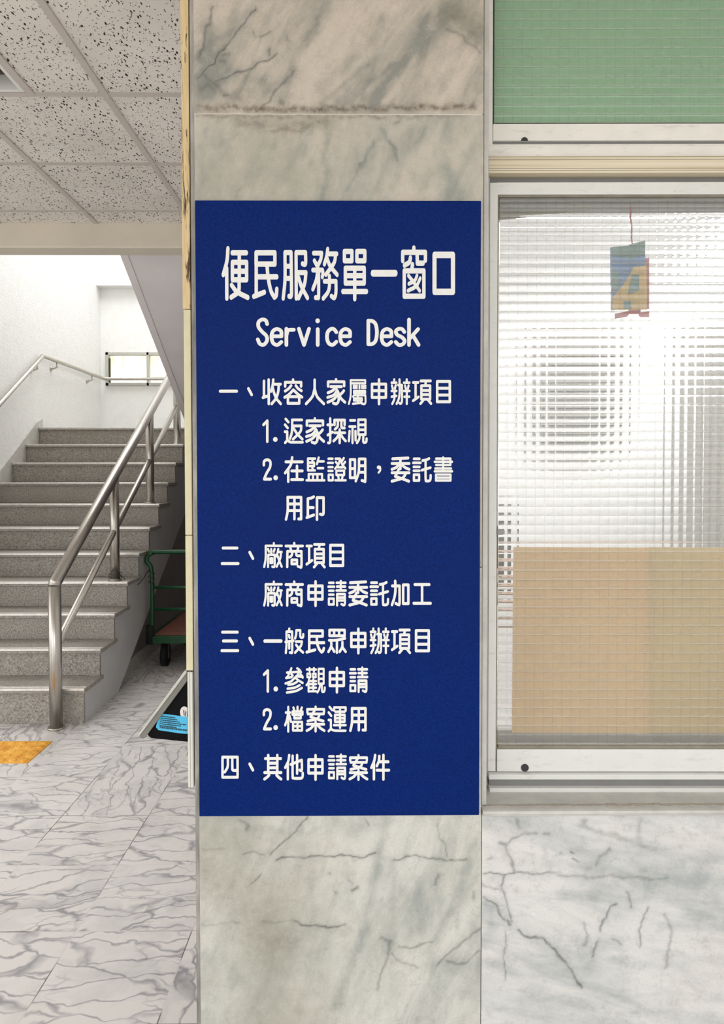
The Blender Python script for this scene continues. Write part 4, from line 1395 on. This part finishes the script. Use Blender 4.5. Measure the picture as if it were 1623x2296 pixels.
# ================================================================== TACTILE TILE
c0 = PF(117, 1663)
c1_ = PF(63, 1712)
tx = (c0.x + c1_.x) / 2
ty0, ty1 = c1_.y, c0.y
nu = 121
us = np.linspace(0, 1, nu)
xs, ys = tx - 0.30 + 0.30 * us, ty0 + (ty1 - ty0) * us
XX, YY = np.meshgrid(xs, ys)
gx = (tx - XX) / 0.06 % 1.0 - 0.5
gy = (YY - ty0) / ((ty1 - ty0) / 5) % 1.0 - 0.5
rr = np.sqrt(gx ** 2 + gy ** 2) * 0.06
ZZ = 0.0045 + 0.005 * np.clip((0.0195 - rr) / 0.004, 0, 1)
edge = (XX < tx - 0.298) | (XX > tx - 0.002) | (YY < ty0 + 0.002) | (YY > ty1 - 0.002)
ZZ[edge] = 0.0035
ZZ[0, :] = ZZ[-1, :] = 0.0004
ZZ[:, 0] = ZZ[:, -1] = 0.0004
tl = MB()
ix = np.arange(nu * nu).reshape(nu, nu)
tl.add(np.stack([XX, YY, ZZ], -1).reshape(-1, 3).tolist(), np.stack([ix[:-1, :-1], ix[:-1, 1:], ix[1:, 1:], ix[1:, :-1]], -1).reshape(-1, 4).tolist(), True)
tile = tl.build('tactile_tile', 'tactile_yellow')
tag(tile, 'orange yellow tactile floor tile in front of the steps', 'floor tile')

# ================================================================== TROLLEY under the stairs
YT = 5.25
xt = P(333, 1350, YT).x
tro = empty('platform_trolley', (xt + 0.3, YT + 0.4, 0))
tag(tro, 'green platform trolley with reddish deck parked in the dark under the stairs', 'trolley')
zd = P(380, 1430, YT).z
zh = P(380, 1238, YT).z
fb = MB()
fb.box(xt, xt + 0.60, YT, YT + 0.04, zd - 0.045, zd + 0.01)
fb.box(xt, xt + 0.60, YT + 0.86, YT + 0.90, zd - 0.045, zd + 0.01)
fb.box(xt, xt + 0.03, YT + 0.04, YT + 0.86, zd - 0.045, zd + 0.01)
fb.box(xt + 0.57, xt + 0.60, YT + 0.04, YT + 0.86, zd - 0.045, zd + 0.01)
child(fb.build('deck_frame', 'trolley_green', None, 0.003), tro)
child(MB().box(xt + 0.031, xt + 0.569, YT + 0.041, YT + 0.859, zd - 0.03, zd + 0.016).build('deck', 'trolley_deck', None, 0.003), tro)
r_ = 0.016
hp = [(xt + 0.02, YT + 0.02, zd - 0.02), (xt + 0.02, YT + 0.02, zh - 0.16)]
hp += [(xt - 0.015, YT + 0.02, zh - 0.08), (xt - 0.01, YT + 0.02, zh - 0.035), (xt + 0.03, YT + 0.02, zh - 0.006), (xt + 0.07, YT + 0.02, zh)]
hp2 = [(2 * (xt + 0.30) - a, b, c_) for a, b, c_ in hp][::-1]
child(MB().tube([tuple(q) for q in smooth(hp + hp2, 4)], r_, 14).build('handle', 'trolley_green'), tro)
for yy in (1318, 1367):
    z = P(380, yy, YT).z
    child(MB().tube([(xt + 0.03, YT + 0.02, z), (xt + 0.57, YT + 0.02, z)], 0.011, 12).build('crossbar', 'trolley_green'), tro)
child(MB().tube([(xt + 0.004, YT + 0.02, zd - 0.05), (xt + 0.004, YT + 0.02, zd + 0.09)], 0.032, 16).build('bumper', 'rubber'), tro)
for x in (xt + 0.09, xt + 0.51):
    for y in (YT + 0.12, YT + 0.78):
        zc_ = 0.085
        wl = MB().tube([(x - 0.02, y, zc_), (x + 0.02, y, zc_)], 0.085, 24)
        wl = child(wl.build('wheel', 'rubber'), tro)
        fk = MB()
        fk.box(x - 0.032, x - 0.026, y - 0.025, y + 0.025, zc_ - 0.02, zd - 0.045)
        fk.box(x + 0.026, x + 0.032, y - 0.025, y + 0.025, zc_ - 0.02, zd - 0.045)
        child(fk.build('fork', 'wire'), wl)

# wire tying the trolley to the second post
yp2 = Y1 + 3 * TD + 0.10
xp2 = rx_(yp2)
zp2 = Z1 + 3 * RS
wp = []
for k in range(40):
    a = 2 * PI * k / 16
    wp.append((xp2 + 0.046 * math.cos(a), yp2 + 0.046 * math.sin(a), zp2 + 0.016 + 0.0012 * k + 0.006 * math.sin(a * 1.7)))
a0 = Vector((xp2 + 0.046, yp2 - 0.02, zp2 + 0.05))
b0 = Vector((xt + 0.0, YT - 0.005, P(333, 1280, YT).z))
for k in range(1, 13):
    t = k / 12
    p = a0.lerp(b0, t)
    wp.append((p.x, p.y, p.z - 0.10 * math.sin(PI * t)))
for k in range(34):
    a = PI + 2 * PI * k / 12
    wp.append((xt + 0.02 + 0.023 * math.cos(a), YT + 0.02 + 0.023 * math.sin(a), b0.z - 0.0035 * k))
tag(MB().tube(wp, 0.0028, 6).build('tie_wire', 'wire'), 'thin dark wire looped from the second railing post to the trolley handle', 'wire')

# ================================================================== RECESSED CEILING LAMP (top left corner)
cl = empty('recessed_ceiling_lamp', ((LX0 + LX1) / 2, (LY0 + LY1) / 2, HC))
tag(cl, 'recessed louvre fitting with white rim in the corridor ceiling', 'light')
fr = MB()
e = 0.016
fr.box(LX0 + .001, LX0 + e, LY0 + .001, LY1 - .001, HC - 0.003, HC + 0.06)
fr.box(LX1 - e, LX1 - .001, LY0 + .001, LY1 - .001, HC - 0.003, HC + 0.06)
fr.box(LX0 + e, LX1 - e, LY0 + .001, LY0 + e, HC - 0.003, HC + 0.06)
fr.box(LX0 + e, LX1 - e, LY1 - e, LY1 - .001, HC - 0.003, HC + 0.06)
child(fr.build('rim', 'lamp_metal', None, 0.001), cl)
rf = MB()
rf.box(LX0 + e, LX1 - e, LY0 + e, LY1 - e, HC + 0.055, HC + 0.06)
child(rf.build('reflector', 'lamp_dark'), cl)
lv = MB()
for k in range(1, 10):
    y = LY0 + (LY1 - LY0) * k / 10
    lv.box(LX0 + e, LX1 - e, y - 0.002, y + 0.002, HC + 0.002, HC + 0.04)
child(lv.build('louvre', 'lamp_dark'), cl)
child(MB().tube([((LX0 + LX1) / 2, LY0 + 0.03, HC + 0.042), ((LX0 + LX1) / 2, LY1 - 0.03, HC + 0.042)], 0.012, 12).build('tube', 'lamp_metal'), cl)
